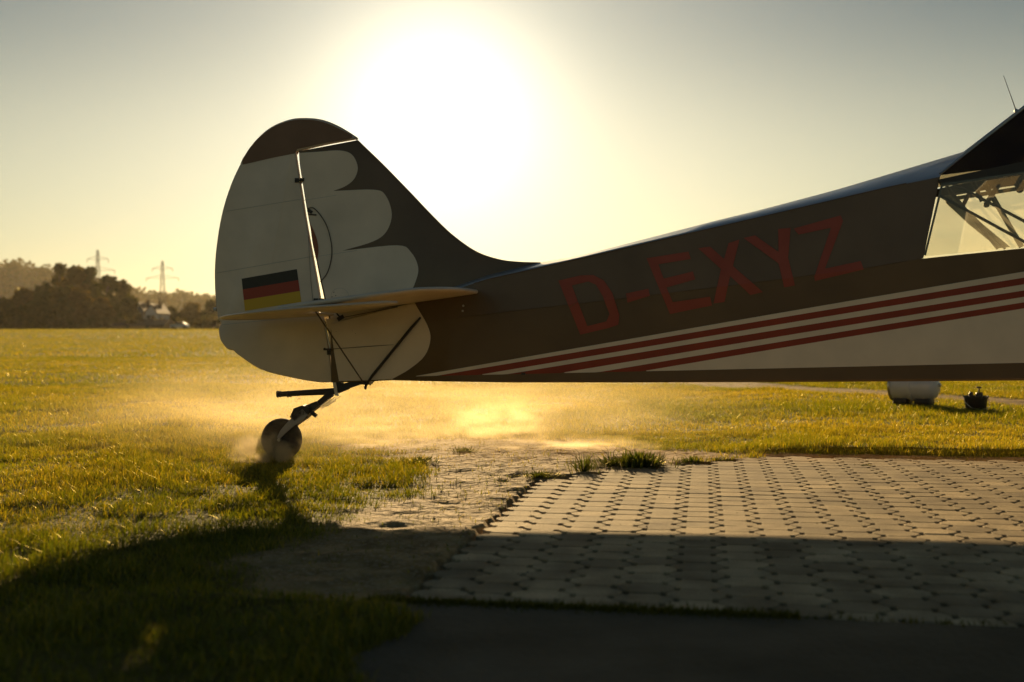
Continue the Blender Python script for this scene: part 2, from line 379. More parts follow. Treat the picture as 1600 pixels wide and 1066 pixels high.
# front concrete path, slightly uneven slab
M['slab'] = mat('worn_concrete', (.19, .145, .09), .9, spec=.15, nscale=1.6, dirt=(.09, .07, .04), bump=.7, bscale=45)
V = []; Fc = []
us = [U0-.03, U0-.05, U0-.5, U0-1.0, U0-2, U0-5]; vv = [-.35, .6, 1.4, 2.4, 3.6, 5, 7.2]
for i, u in enumerate(us):
    for v in vv: V.append((*xy(u, v + (.12*math.sin(u*3) if v < 0 else 0)), -.012 if i == 0 else .005))
for i in range(len(us)-1):
    for j in range(len(vv)-1): a = i*len(vv)+j; Fc.append((a, a+1, a+len(vv)+1, a+len(vv)))
tag(mesh('concrete_path', V, Fc, M['slab']), kind='structure')
# ------------------------------------------------------------------ grass blades
def blades(name, rings, mat_, hmul=1.0, pal=None, mask=None, parent=None, label=None, cat=None):
    VV = []; FF = []; CC = []; base = 0
    for (y0, y1, n, w, h, seg) in rings:
        y = np.sqrt(rng.uniform(y0**2, y1**2, n)); x = rng.uniform(-1, 1, n)*(.50*y+1.0)
        dm = dirtm(x, y); u, v = uv(x, y); pv = paved(x, y)
        clump = fbm(x, y, 5.5, 3); big = fbm(x, y, .9, 3)
        keep = (pv < -.015) & (rng.random(n) < 1-.95*dm) & ~((u < U0) & (v > .12 - .5*(fbm(x, y, 2.6, 4)-.5) + .02))
        keep &= rng.random(n) < .5 + 1.0*sm(.30, .62, clump)
        x, y, dm, clump, big = [a[keep] for a in (x, y, dm, clump, big)]; n = len(x)
        hh = h*(.38+1.35*clump**1.3)*(.5+1.0*big)*rng.uniform(.6, 1.35, n)*(1-.45*dm)*hmul
        z = gz(x, y)-.004; an = rng.uniform(0, 2*np.pi, n); ww = w*rng.uniform(.6, 1.3, n)
        la = rng.uniform(0, 2*np.pi, n); le = np.abs(rng.normal(0, .75, n))*hh
        cx, cy = np.cos(an)*ww/2, np.sin(an)*ww/2; lx, ly = np.cos(la)*le, np.sin(la)*le
        P = lambda k, s, t: np.stack([x+s*cx*k+lx*t*t, y+s*cy*k+ly*t*t, z+hh*t], -1)
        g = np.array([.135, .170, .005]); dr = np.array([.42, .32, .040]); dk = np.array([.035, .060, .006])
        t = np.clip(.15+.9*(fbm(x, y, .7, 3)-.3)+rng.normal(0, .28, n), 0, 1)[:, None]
        t2 = np.clip(rng.normal(.15, .3, n)+ .6*(big-.5) + .45*sm(7.6, 5.2, y)*(.3+1.2*fbm(x, y, 1.9, 3)), 0, .92)[:, None]  # random dark blades, plus foreground vignette shading put into the colour near the camera
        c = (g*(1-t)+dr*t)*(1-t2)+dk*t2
        if seg == 2:
            vs_ = np.stack([P(1, -1, 0), P(1, 1, 0), P(.8, -1, .55), P(.8, 1, .55), P(0, 1, 1)], 1); k = 5
            f = np.array([[0,1,3],[0,3,2],[2,3,4]])
        else:
            vs_ = np.stack([P(1, -1, 0), P(1, 1, 0), P(0, 1, 1)], 1); k = 3; f = np.array([[0,1,2]])
        FF.append((f[None]+(np.arange(n)*k)[:, None, None]+base).reshape(-1, 3)); VV.append(vs_.reshape(-1, 3)); base += n*k
        CC.append(np.repeat(np.concatenate([c, np.ones((n, 1))], 1), k, 0))
    me = bpy.data.meshes.new(name); V = np.concatenate(VV); me_f = np.concatenate(FF)
    npmesh(me, V, me_f)
    a = me.attributes.new('col', 'FLOAT_COLOR', 'POINT'); a.data.foreach_set('color', np.concatenate(CC).astype(np.float32).ravel())
    return link(name, me, mat_, parent)
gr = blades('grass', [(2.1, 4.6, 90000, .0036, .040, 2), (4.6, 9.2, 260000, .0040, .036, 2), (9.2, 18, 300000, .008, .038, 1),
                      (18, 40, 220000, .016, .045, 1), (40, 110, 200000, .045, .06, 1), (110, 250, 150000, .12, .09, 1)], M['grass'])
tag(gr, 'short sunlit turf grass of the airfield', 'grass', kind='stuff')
# ------------------------------------------------------------------ weeds at the edge of the paving
def leafset(name, mat_, parent, c, spread, n, L0, W0, up=.6, seed=0, col=((.05,.085,.015),(.12,.13,.03))):
    r = np.random.default_rng(seed); V = []; Fc = []; C = []
    for i in range(n):
        a = r.uniform(0, 2*math.pi); rad = abs(r.normal(0, spread))
        b = Vector((c[0]+rad*math.cos(a)*1.3, c[1]+rad*math.sin(a), c[2])); l = L0*r.uniform(.5, 1.3)
        el = r.uniform(.25, 1.4)*up + .25; d = Vector((math.cos(a)*math.cos(el), math.sin(a)*math.cos(el), math.sin(el)))
        s = Vector((-math.sin(a), math.cos(a), 0))*W0*r.uniform(.6, 1.3)/2; k = len(V)
        p1 = b + d*l*.55; p2 = b + d*l + Vector((0, 0, -.25*l*(1.4-el)))
        V += [b-s*.6, b+s*.6, p1-s, p1+s, p2]; Fc += [(k,k+1,k+3),(k,k+3,k+2),(k+2,k+3,k+4)]
        t = r.random(); cc = [col[0][j]*(1-t)+col[1][j]*t for j in range(3)]; C += [(*cc, 1)]*5
    me = bpy.data.meshes.new(name); me.from_pydata([tuple(v) for v in V], [], Fc); me.update()
    a = me.attributes.new('col', 'FLOAT_COLOR', 'POINT'); a.data.foreach_set('color', np.array(C, np.float32).ravel())
    return link(name, me, mat_, parent)
WEEDS = [((996, 727), .07, 900, .085, .010, .8, 'large dense dark weed clump at the far left end of the paving'),
         ((955, 727), .045, 160, .09, .006, .5, 'low straggly weed just left of the large dense weed clump'),
         ((912, 736), .035, 130, .10, .005, .9, 'thin weed with tall bent stalks standing on dusty soil'),
         ((842, 744), .050, 260, .045, .006, .5, 'flat dark weed at the tapering left corner of the paving'),
         ((1081, 722), .045, 220, .045, .007, .7, 'small spiky grass tuft on the far edge of the paving'),
         ((1119, 718), .030, 110, .03, .006, .4, 'tiny flat weed on the paving edge right of the spiky tuft'),
         ((655, 722), .06, 300, .05, .006, .5, 'dusty low tuft on bare soil between the tail wheel and the paving'),
         ((724, 706), .05, 260, .045, .006, .6, 'faint dry tuft in the blowing dust'),
         ((1352, 727), .02, 60, .02, .006, .4, 'tiny weed in a paving joint on the far right')]
for i, ((px, py), s, n, l0, w0, up, lab) in enumerate(WEEDS):
    x, y = G(px, py); zz = .0
    r = empty('weed', (x, y, zz), lab, 'weed', 'weeds along the edge of the paving')
    lc = leafset('leaf_clump', M['weed'], r, (x, y, zz-.005), s, n, l0, w0, up, 40+i); lc['kind'] = 'stuff'
    if i in (0, 2, 1):
        mb = MB()
        for k in range(7):
            a = random.uniform(0, 6.28); h = l0*random.uniform(1.0, 1.5)
            mb.tube([(x, y, zz), (x+.4*h*math.cos(a), y+.3*h*math.sin(a), zz+h*.7), (x+.8*h*math.cos(a), y+.5*h*math.sin(a), zz+h*.85)], [.0015, .0012, .0006], 4)
        mb.build('stem', M['weed'], r)
# small stones and crumbs of earth
st = MB()
for i in range(420):
    if i < 300:
        a = random.random(); px = random.uniform(560, 1150); py = random.uniform(705, 900)
    else: px = random.uniform(800, 1600); py = random.uniform(718, 900)
    x, y = G(px, py)
    on = float(paved(x, y)) > 0
    if not on and float(dirtm(x, y)) < .4: continue
    if on and random.random() < .7: continue
    r = random.uniform(.002, .007)*(1 if not on else .6); z = .001 if on else float(gz(x, y))
    V = []
    for k in range(6):
        a = k*math.pi/3+random.random()*.5; V.append((x+r*math.cos(a)*random.uniform(.7, 1.2), y+r*math.sin(a), z+r*random.uniform(-.2, .2)))
    V += [(x, y, z+r*random.uniform(.6, 1)), (x, y, z-r)]
    st.add(V, [(k, (k+1) % 6, 6) for k in range(6)] + [((k+1) % 6, k, 7) for k in range(6)])
tag(st.build('gravel_crumbs', mat('crumbs', (.30, .23, .15), .9), smooth=False), 'loose crumbs of earth and tiny stones on soil and paving', 'gravel', kind='stuff')
# ------------------------------------------------------------------ aircraft
D0 = 7.26
def lin(pts):
    xs = [p[0] for p in pts]; ys = [p[1] for p in pts]
    def f(x):
        if x <= xs[0]: return ys[0] + (x-xs[0])*(ys[1]-ys[0])/(xs[1]-xs[0])
        if x >= xs[-1]: return ys[-1] + (x-xs[-1])*(ys[-1]-ys[-2])/(xs[-1]-xs[-2])
        return float(np.interp(x, xs, ys))
    return f
L_bot = lin([(500,598),(560,597),(612,594.5),(700,596.5),(800,598),(1000,598),(1300,597),(1465,596),(1600,595),(1800,594)])
L_cre = lin([(520,518),(700,499),(786,488),(883,477),(1130,448),(1349,420),(1442,404),(1600,388),(1800,370)])
L_lon = lin([(520,506),(640,475),(760,437),(860,415),(1229,330),(1400,290),(1466,277),(1600,250)])
L_rid = lin([(520,504),(640,472),(760,431),(830,413),(900,401.5),(1000,376),(1132,342),(1179,331),(1300,299),(1400,269.5),(1511,236),(1600,210)])
def halfw(x): return max(.03, .040 + .083*(x+1.14))
# the aircraft stands turned by YAW about its tail wheel, parallel to the paver rows; it is modelled in its own frame
YAW = math.asin(.16); YS_, YC_ = math.sin(YAW), math.cos(YAW); P0 = (440-CX)/F*D0
def wz(px, py, y):                  # where the sight line of a photo pixel meets the aircraft's own lengthwise plane y
    a = (px-CX)/F; t = (y-D0+YS_*P0+YC_*D0)/(YS_*a+YC_)
    return P0 + YC_*(t*a-P0) - YS_*(t-D0), H+(HZ-py)/F*t
def zline(L_, x, y):
    wx = P0 + YC_*(x-P0) + YS_*(y-D0); wy = D0 - YS_*(x-P0) + YC_*(y-D0); px = CX+F*wx/wy; return H+(HZ-L_(px))/F*wy
def sect(x):
    w = halfw(x); wb = .86*w; wl = .90*w
    zb = zline(L_bot, x, D0-wb); zc = zline(L_cre, x, D0-w); zl = zline(L_lon, x, D0-wl); zr = zline(L_rid, x, D0)
    zr = max(zr, zl+.004)
    return [(wb*.2, zb-.0), (wb*.93, zb), (wb, zb+.012), (w, zc), (wl, zl), (wl*.93, zl+min(.012, (zr-zl)*.3)), (.015, zr)]
STN = [-1.13+.1*i for i in range(60)]
def w_at(x, z):
    s = sect(x); zs = [p[1] for p in s[1:5]]; ws = [p[0] for p in s[1:5]]
    w = float(np.interp(z, zs, ws))
    if z > zs[-1]:
        w = float(np.interp(z, [s[4][1], s[6][1]], [s[4][0], s[6][0]])) if z < s[6][1] else 0
    return max(w, FINT if z > sect(x)[3][1] - .1 and x < .25 else 0)
FINT = .024
PLANE = empty('airplane', (P0, D0, 0), 'dark and white tailwheel light aircraft seen from its tail side, red registration letters and stripes', 'airplane')
# fuselage skin: lower body full length, upper body ends at the slanted rear window edge
V = []; Fc = []
xs_end_s = wz(1442, 0, D0-halfw(2.45))[0]
def xcut(z_frac): return 0
XL = [x for x in STN if x < 4.7]
nX = len(XL); K = 7
for x in XL:
    s = sect(x)
    for sy in (-1, 1):
        for (w, z) in s[:4]: V.append((x, D0+sy*w, z))
for i in range(nX-1):
    for side in (0, 1):
        for k in range(3):
            a = i*8+side*4+k; Fc.append((a, a+8, a+9, a+1))
    a = i*8; Fc.append((a, a+4, a+12, a+8))
# front bulkhead
a = (nX-1)*8; Fc.append((a, a+1, a+2, a+3, a+7, a+6, a+5, a+4)); Fc.append((0, 4, 5, 6, 7, 3, 2, 1))
x_sill = wz(1442, 0, D0-.325)[0]; x_lon = wz(1468, 0, D0-.3)[0]; x_rid = wz(1508, 0, D0)[0]
XU = [x for x in STN if x < x_sill-.12]
b0 = len(V); rows = [(x, x, x, x) for x in XU] + [(x_sill, x_lon, x_lon+.01, x_rid)]
for (a1, a2, a3, a4) in rows:
    pts = [sect(a1)[3], sect(a2)[4], sect(a3)[5], sect(a4)[6]]; xx = (a1, a2, a3, a4)
    for sy in (-1, 1):
        for q in range(4): V.append((xx[q], D0+sy*pts[q][0], pts[q][1]))
deckf = []
for i in range(len(rows)-1):
    for side in (0, 1):
        for k in range(3):
            if k: deckf.append(len(Fc))
            a = b0+i*8+side*4+k; Fc.append((a, a+8, a+9, a+1))
    a = b0+i*8; Fc.append((a+3, a+11, a+15, a+7))
fus = mesh('fuselage', V, Fc, [M['dark'], M['deck']], PLANE, True, 25)
for i in deckf: fus.data.polygons[i].material_index = 1
def toXZ(px, py, it=4, side=-1):
    y = D0 - .1
    for _ in range(it):
        x, z = wz(px, py, y); y = D0 - w_at(x, z)
    return wz(px, py, y)
def decal(name, poly, m, parent, off=.003, raw=False, both=True, flat=None):
    P = poly if raw else [toXZ(*p) for p in poly]
    bm = bmesh.new(); vs_ = [bm.verts.new((x, 0, z)) for x, z in P]; bm.faces.new(vs_); bm.normal_update()
    bmesh.ops.triangulate(bm, faces=bm.faces)
    if flat is None:
        x0 = min(p[0] for p in P); x1 = max(p[0] for p in P)
        for x in STN:
            if x0 < x < x1: bmesh.ops.bisect_plane(bm, geom=bm.verts[:]+bm.edges[:]+bm.faces[:], plane_co=(x, 0, 0), plane_no=(1, 0, 0))
        if name == 'white_marking':
            z0, z1 = min(p[1] for p in P), max(p[1] for p in P); z = z0+.025
            while z < z1: bmesh.ops.bisect_plane(bm, geom=bm.verts[:]+bm.edges[:]+bm.faces[:], plane_co=(0, 0, z), plane_no=(0, 0, 1)); z += .025
        for li in (3, 4):
            for i in range(0, len(STN)-1, 2):
                a, b = STN[i], STN[min(i+2, len(STN)-1)]
                if b < x0 or a > x1: continue
                za, zb = sect(a)[li][1], sect(b)[li][1]
                no = Vector((-(zb-za), 0, b-a)).normalized()
                fs = [f for f in bm.faces if a-1e-4 <= f.calc_center_median().x <= b+1e-4]
                ge = list({e for f in fs for e in f.edges}) + list({v for f in fs for v in f.verts}) + fs
                if fs: bmesh.ops.bisect_plane(bm, geom=ge, plane_co=(a, 0, za), plane_no=no)
    for v in bm.verts: v.co.y = D0 - (w_at(v.co.x, v.co.z) if flat is None else flat) - off
    me = bpy.data.meshes.new(name); bm.to_mesh(me); o = link(name, me, m, parent)
    if both:
        for v in bm.verts: v.co.y = 2*D0 - v.co.y
        me2 = bpy.data.meshes.new(name); bm.to_mesh(me2); link(name, me2, m, parent)
    bm.free(); return o
# stripes
def band_y(x): return 588-(x-660)*.0223
EDG = [((1000,527),(1600,424.5)), ((1000,533.8),(1600,434)), ((1000,543.7),(1600,444.4)), ((1000,551),(1600,454)), ((1000,562.3),(1600,464)), ((1000,571),(1600,472.5)), ((1000,580.8),(1600,482))]
def ey(e, x): (a, b), (c, d) = e; t = (x-a)/(c-a); return b+(d-b)*t + 3.0*t*(1-t)*(1 if x > 1000 else .3)*-1
def strip(name, top, bot, m, off):
    xs = []; x = 610
    while x < 1960: xs.append(x); x += 8
    T = []; Bt = []
    for x in xs:
        t = top(x); b = min(bot(x), band_y(x))
        if b-t > .15: T.append((x, t)); Bt.append((x, b))
    return decal(name, T + Bt[::-1], m, fus, off)
for i in range(6):
    strip('stripe', lambda x, i=i: ey(EDG[i], x), lambda x, i=i: ey(EDG[i+1], x), M['stripe_white'] if i % 2 == 0 else M['red'], .003)
strip('white_flank', lambda x: ey(EDG[6], x), lambda x: 1e4, M['stripe_white'], .003)
# registration letters
def Z7(x, y): return 860+x/3.2, 330+y/3.2
def stroke(p, q, w):
    p = Vector(p); q = Vector(q); d = (q-p).normalized(); n = Vector((-d.y, d.x))*w/2
    return [p+n, q+n, q-n, p-n]
LET = {'D': None,
 '-': [[(378,412),(490,388),(497,424),(386,458)]],
 'E': [[(480,236),(528,232),(612,458),(598,515)], [(480,236),(690,203),(702,240),(528,268)], [(556,340),(712,302),(724,342),(572,384)], [(598,458),(798,428),(808,472),(598,515)]],
 'X': [[(738,186),(798,178),(1062,405),(1000,420)], [(890,160),(945,143),(870,455),(815,462)]],
 'Y': [[(965,135),(1022,122),(1170,222),(1150,270)], [(1138,90),(1200,84),(1188,250),(1150,262)], [(1140,252),(1190,235),(1222,372),(1168,382)]],
 'Z': [[(1215,88),(1450,22),(1462,66),(1240,118)], [(1405,40),(1462,50),(1378,300),(1318,345)], [(1318,300),(1550,250),(1566,292),(1322,350)]]}
LET = {
 'D': [(40,348),(150,322),(215,320),(268,348),(310,410),(345,520),(340,568),(290,585),(150,618),(96,485),(120,405),(185,575),(290,548),(295,515),(262,425),(228,368),(190,352),(108,372),(96,484)],
 '-': [(378,412),(490,388),(497,424),(386,458)],
 'E': [(480,236),(690,203),(702,240),(540,266),(566,338),(712,302),(724,342),(580,382),(612,455),(798,428),(808,472),(598,515)],
 'X': [(738,186),(798,178),(868,240),(890,160),(945,143),(912,275),(1062,405),(1000,420),(898,325),(870,455),(815,462),(852,290)],
 'Y': [(965,135),(1022,122),(1140,205),(1138,90),(1200,84),(1188,235),(1222,372),(1168,382),(1140,262)],
 'Z': [(1215,88),(1450,22),(1462,50),(1372,288),(1550,250),(1566,292),(1322,350),(1318,330),(1402,84),(1240,118)]}
LET['D'] = LET['D'][:9] + [(98,490),(131,460),(185,575)] + LET['D'][12:18]
LET['D'] = [(40,348),(150,322),(215,320),(268,348),(310,410),(345,520),(340,568),(290,585),(150,618),(96,486),(138,452),(185,575),(280,552),(296,515),(262,425),(228,368),(190,352),(108,372),(137,450),(95,484)]
for k, q in LET.items():
    o = decal('letter', [Z7(*p) for p in q], M['letter'], fus, .0045)
    o['label'] = 'red painted letter ' + k if k != '-' else 'red painted hyphen'
# ---- fin, rudder: plates with rounded rims
def smooth_poly(P, closed=True, n=6, corners=()):
    out = []; N_ = len(P)
    for i in range(N_):
        p0, p1, p2, p3 = [Vector(P[(i+k) % N_]) for k in (-1, 0, 1, 2)]
        if i in corners: p0 = p1*2-p2
        if (i+1) % N_ in corners: p3 = p2*2-p1
        if i in corners and (i+1) % N_ in corners: out.append(tuple(p1)); continue
        for k in range(n):
            t = k/n; out.append(tuple(.5*((2*p1)+(p2-p0)*t+(2*p0-5*p1+4*p2-p3)*t*t+(3*p1-p0-3*p2+p3)*t**3)))
    return out
def plate(name, P, half, m, parent, yc=None, rim=.03, thin=None):
    """P: (x,z) outline; lens-like plate of half-thickness half centred on y=yc"""
    yc = D0 if yc is None else yc; n = len(P); Pv = [Vector(p) for p in P]
    area = sum(Pv[i].x*Pv[(i+1) % n].y-Pv[(i+1) % n].x*Pv[i].y for i in range(n)); sg = 1 if area > 0 else -1
    nor = []
    for i in range(n):
        a = (Pv[i]-Pv[i-1]); b = (Pv[(i+1) % n]-Pv[i]); a = a.normalized() if a.length else b.normalized(); b = b.normalized() if b.length else a
        t = (a+b); t = t.normalized() if t.length > 1e-6 else a; nor.append(Vector((-t.y, t.x))*sg)
    rings = [(0, 0), (.08*rim, .45), (.35*rim, .85), (rim, 1.0)]; V = []; Fc = []; idx = {}
    for sy in (-1, 1):
        for r, (ins, th) in enumerate(rings):
            if r == 0 and sy == 1: continue
            idx[(sy, r)] = len(V)
            for i in range(n): q = Pv[i]+nor[i]*ins; V.append((q.x, yc+sy*half*th, q.y))
    idx[(1, 0)] = idx[(-1, 0)]
    for sy in (-1, 1):
        for r in range(3):
            a, b = idx[(sy, r)], idx[(sy, r+1)]
            for i in range(n): j = (i+1) % n; Fc.append((a+i, a+j, b+j, b+i))
        Fc.append(tuple(idx[(sy, 3)]+i for i in range(n)))
    return mesh(name, V, Fc, m, parent, True, 50)
c2 = lambda p: wz(p[0], p[1], D0)
RUD = [(463.5,238),(467,262),(473,300),(480,345),(489,395),(499,450),(507,500),(516,550),(523,597),(500,597.5),(460,591),(410,578),(375,556),(366,548),(356,545),(346,532),(343,516),(347,505),(341,494),(337,450),(338,400),(347,340),(362,290),(382,248),(400,222),(425,200),(455,188),(480,186),(505,189),(530,199),(556,215),(557.5,218.5),(510,227)]
rud = smooth_poly([c2(p) for p in RUD], corners=(0, 8, 13, 17, 31))
rudder = plate('rudder', rud, .022, M['white'], PLANE, rim=.012)
FINL = lin([(0,0),(1,1)])
FIN = [(468,237),(560,219.5),(572,231),(600,258),(640,299),(680,341),(710,369),(745,393),(780,405),(812,409),(850,410),(860,440),(700,520),(528,520),(515.4,500),(507.6,468),(498.4,425),(490.3,380),(481.6,335),(475.0,295),(469.4,258)]
fin = smooth_poly([c2(p) for p in FIN], corners=(0, 1, 10, 11, 12, 13, 14))
fino = plate('tail_fin', fin, FINT-.001, M['dark'], PLANE, rim=.012)
# stern post, closing the rear of the fuselage
sternp = [c2(p) for p in [(510.8,498),(540,498),(545,596),(526.8,597),(519.8,550)]]
plate('stern_post', sternp, .036, M['white'], PLANE, rim=.006)
# rudder cap paint
cap = [(381,250.5),(398,226),(425,202.5),(455,190.5),(480,188.5),(505,191.5),(530,201.5),(553,216.5),(510,225),(466.5,234.5),(463.5,241),(430,247.5),(400,254.5),(381.5,258.5)]
cy_ = smooth_poly([c2(p) for p in cap], corners=(9, 10, 13, 0), n=4)
def flatdecal(name, P, m, parent, y_off, both=True): return decal(name, P, m, parent, off=.0015, raw=True, flat=y_off, both=both)
flatdecal('rudder_cap', cy_, M['brown'], rudder, .0222)
# the rim of the cap is brown as well: thin rounded edging along the rudder top
edge = [rud[i] for i in range(len(rud)) if c2((0, 258))[1] < rud[i][1]]
edge = [p for p in edge if p[0] < c2((557, 0))[0]+.01 and not (p[1] < c2((0, 214))[1] and p[0] > c2((540, 0))[0])]
top_edge = smooth_poly([c2(p) for p in [(378,256),(382,248),(400,222),(425,200),(455,188),(480,186),(505,189),(530,199),(556,215),(557,217)]], corners=(0, 9), n=5)[:46]
MB().tube([(x, D0, z-.004) for x, z in top_edge], .0085, 8).build('rudder_cap_rim', M['brown'], rudder)
# white fingers painted on fin and tail
W1 = [(469.5,240.5),(500,238.5),(533,236.5),(552,243),(561,262),(556,280),(542,292),(523,299.5),(585,297.5),(604,306),(614,335),(606,362),(585,378),(537,392.5),(622,384),(644,395),(655,418),(651,440),(640,456),(600,470),(511.8,470),(502,425),(493,380),(484.2,335),(477.2,295),(471.5,258)]
w1 = []
for a_, b_ in ((0, 7), (7, 13), (13, 19)):
    seg_ = [c2(p) for p in W1[a_:b_+1]]; w1 += smooth_poly(seg_, corners=(0, b_-a_), n=5)[:(b_-a_)*5]
w1 += [c2(p) for p in W1[19:]]
flatdecal('white_marking', w1, M['white'], fino, FINT+.0002)
W2 = [(514,468),(640,456),(652,480),(668,508),(673,530),(664,556),(640,577),(613,592.5),(570,594.5),(530,595.5),(521,540)]
w2 = smooth_poly(W2, corners=(0, 1, 7, 8, 9), n=4)
decal('white_marking', w2, M['white'], fus, .006)
# rounded disc marking
rr_ = [(486.5,349),(492,360),(498,376),(500,392),(498.5,404),(497,409),(491,382)]
flatdecal('red_marking', smooth_poly([c2(p) for p in rr_], corners=(0, 5), n=4), mat('rust_red_paint', (.30, .09, .035), .5), fino, FINT+.003)
# flag
fc = [(380,436),(466,421),(473,472),(385,486)]
for k, mm in enumerate(('flag_black', 'flag_red', 'flag_gold')):
    a = k/3; b = (k+1)/3; L_ = lambda t, p, q: (p[0]+(q[0]-p[0])*t, p[1]+(q[1]-p[1])*t)
    q = [L_(a, fc[0], fc[3]), L_(a, fc[1], fc[2]), L_(b, fc[1], fc[2]), L_(b, fc[0], fc[3])]
    flatdecal('flag_band', [c2(p) for p in q], M[mm], rudder, .0225)
# rib tapes and seams: raised ribs in the fabric
for a, b in (((356,331),(474,312)), ((341,427),(492,401)), ((345,508),(505,492)), ((478,314),(528,306)), ((500,401),(560,392))):
    own = rudder if a[0] < 470 else fino
    h_ = .0225 if own is rudder else FINT+.001
    p, q = c2(a), c2(b)
    for sy in (-1, 1):
        MB().tube([(p[0], D0+sy*h_, p[1]), (q[0], D0+sy*h_, q[1])], .0016, 6).build('rib_tape', M['seam'], own)
# inspection ring on the fin and its screws
mb = MB(); cx_, cz_ = c2((533, 463)); n = 28
mb.tube([(cx_+.058*math.cos(2*math.pi*k/n), D0-.0265, cz_+.05*math.sin(2*math.pi*k/n)) for k in range(n+1)], .0008, 5, False); mb.build('inspection_ring', M['seam'], fino)
for (px, py) in ((522,457),(547,463),(519,464),(526,518),(556,521),(551,517),(525,462),(1000,470)):
    x, z = toXZ(px, py)
    if px > 900: continue
    MB().lathe([(0, .003), (.003, .0025)], (x, D0-w_at(x, z)-.003, z), (0, -1, 0), 8).build('screw', M['black'], fus)
# trim cable arc on the fin, bracket
arc = smooth_poly([(483,327),(492,326),(503,337),(513,354),(519,375),(521,395),(518,415),(512,430),(503,441)], n=5, corners=(0, 8))[:41]
MB().tube([(c2(p)[0], D0-.030, c2(p)[1]) for p in arc], .0032, 8).build('trim_cable', M['cable'], fino)
br = MB(); p = c2((487, 331)); br.box((p[0], D0-.03, p[1]), (.016, .006, .010), 0, Matrix.Rotation(.6, 3, 'Y')); br.tube([(c2((484,336))[0], D0-.03, c2((484,336))[1]), (c2((497,337))[0], D0-.032, c2((497,337))[1])], .004, 6); br.build('cable_bracket', M['black'], fino)
# thin rudder cable
MB().tube([(c2((484,370))[0], D0-.026, c2((484,370))[1]), (c2((488,440))[0], D0-.026, c2((488,440))[1]), (c2((492,478))[0], D0-.028, c2((492,478))[1])], .0012, 5).build('trim_wire', M['cable'], rudder)
# hinges
for (px, py, ln) in ((471, 283, .035), (521, 551, .045), (500, 470, .02)):
    x, z = c2((px, py)); h_ = MB()
    for sy in (-1, 1):
        h_.box((x-.018, D0+sy*.027, z), (.014, .004, .014)); h_.box((x+.016, D0+sy*.027, z+.003), (.013, .004, .011))
    h_.tube([(x, D0-.034, z), (x, D0+.034, z)], .007, 8)
    h_.tube([(x-.03, D0-.03, z), (x+.03, D0-.03, z)], .004, 6); h_.build('hinge', M['black'], fino)
# long rudder hinge rod, sits in the gap low down
rod = [(c2((506,500))[0], D0-.0, c2((506,500))[1]), (c2((516,545))[0], D0, c2((516,545))[1]), (c2((524,590))[0], D0, c2((524,590))[1]), (c2((528,619))[0], D0, c2((528,619))[1])]
MB().tube([(p[0]+.004, p[1]-.012, p[2]) for p in rod], .006, 10).build('hinge_rod', M['metal'], PLANE)
# tail lamp
x, z = c2((341, 484)); tl = MB().lathe([(0, .012), (.012, .014), (.016, .012)], (x+.004, D0, z), (-1, 0, .15), 14).build('tail_lamp', M['black'], PLANE)
MB().lathe([(0, .013), (.010, .012), (.018, .008), (.021, .002)], (x-.012, D0, z+.002), (-1, 0, .15), 14).build('lamp_lens', M['lens'], tl)
# ---- stabiliser and elevator (both halves)
def wingplate(name, P, zf, half, m, parent, sgn):
    """P: (x, span) outline, zf(x,s) mid height; lens-like rim"""
    n = len(P); Pv = [Vector(p) for p in P]; area = sum(Pv[i].x*Pv[(i+1) % n].y-Pv[(i+1) % n].x*Pv[i].y for i in range(n)); sg = 1 if area > 0 else -1
    V = []; Fc = []; rings = [(0, 0), (.004, .5), (.016, .85), (.05, 1.0), (.12, 1.15)]; cen = sum(Pv, Vector((0, 0)))/n
    idx = {}
    for up in (-1, 1):
        for r, (ins, th) in enumerate(rings):
            idx[(up, r)] = len(V)
            for q in Pv:
                d = cen-q; q2 = q + d.normalized()*min(ins, d.length*.5); V.append((q2.x, D0-sgn*q2.y, zf(q2.x, q2.y)+up*half*th))
        for r in range(len(rings)-1):
            a, b = idx[(up, r)], idx[(up, r+1)]
            for i in range(n): j = (i+1) % n; Fc.append((a+i, a+j, b+j, b+i))
        c_ = len(V); V.append((cen.x, D0-sgn*cen.y, zf(cen.x, cen.y)+up*half*1.2)); a = idx[(up, len(rings)-1)]
        for i in range(n): Fc.append((a+i, a+(i+1) % n, c_))
    a, b = idx[(-1, 0)], idx[(1, 0)]
    for i in range(n): j = (i+1) % n; Fc.append((a+i, a+j, b+j, b+i))
    return mesh(name, V, Fc, m, parent, True, 60)
def zst(x, s): return float(np.interp(x, [-1.1, -.75, -.47, -.36, -.2], [.938, .985, 1.022, 1.042, 1.058]))
def zel(x, s): return float(np.interp(x, [-1.7, -1.22, -.88, -.43], [.890, .915, .938, .966]))
STB = smooth_poly([(-.17,.03),(-.18,.3),(-.20,.5),(-.25,.72),(-.35,.9),(-.50,1.03),(-.75,1.08),(-1.09,1.08),(-1.09,.6),(-1.09,.03)], corners=(0, 7, 9), n=4)
ELV = smooth_poly([(-1.105,.05),(-1.105,1.10),(-.46,1.11),(-.43,1.13),(-.44,1.21),(-.87,1.24),(-1.2,1.13),(-1.45,.90),(-1.6,.66),(-1.67,.45),(-1.66,.25),(-1.60,.07)], corners=(0, 1, 3, 4, 11), n=4)
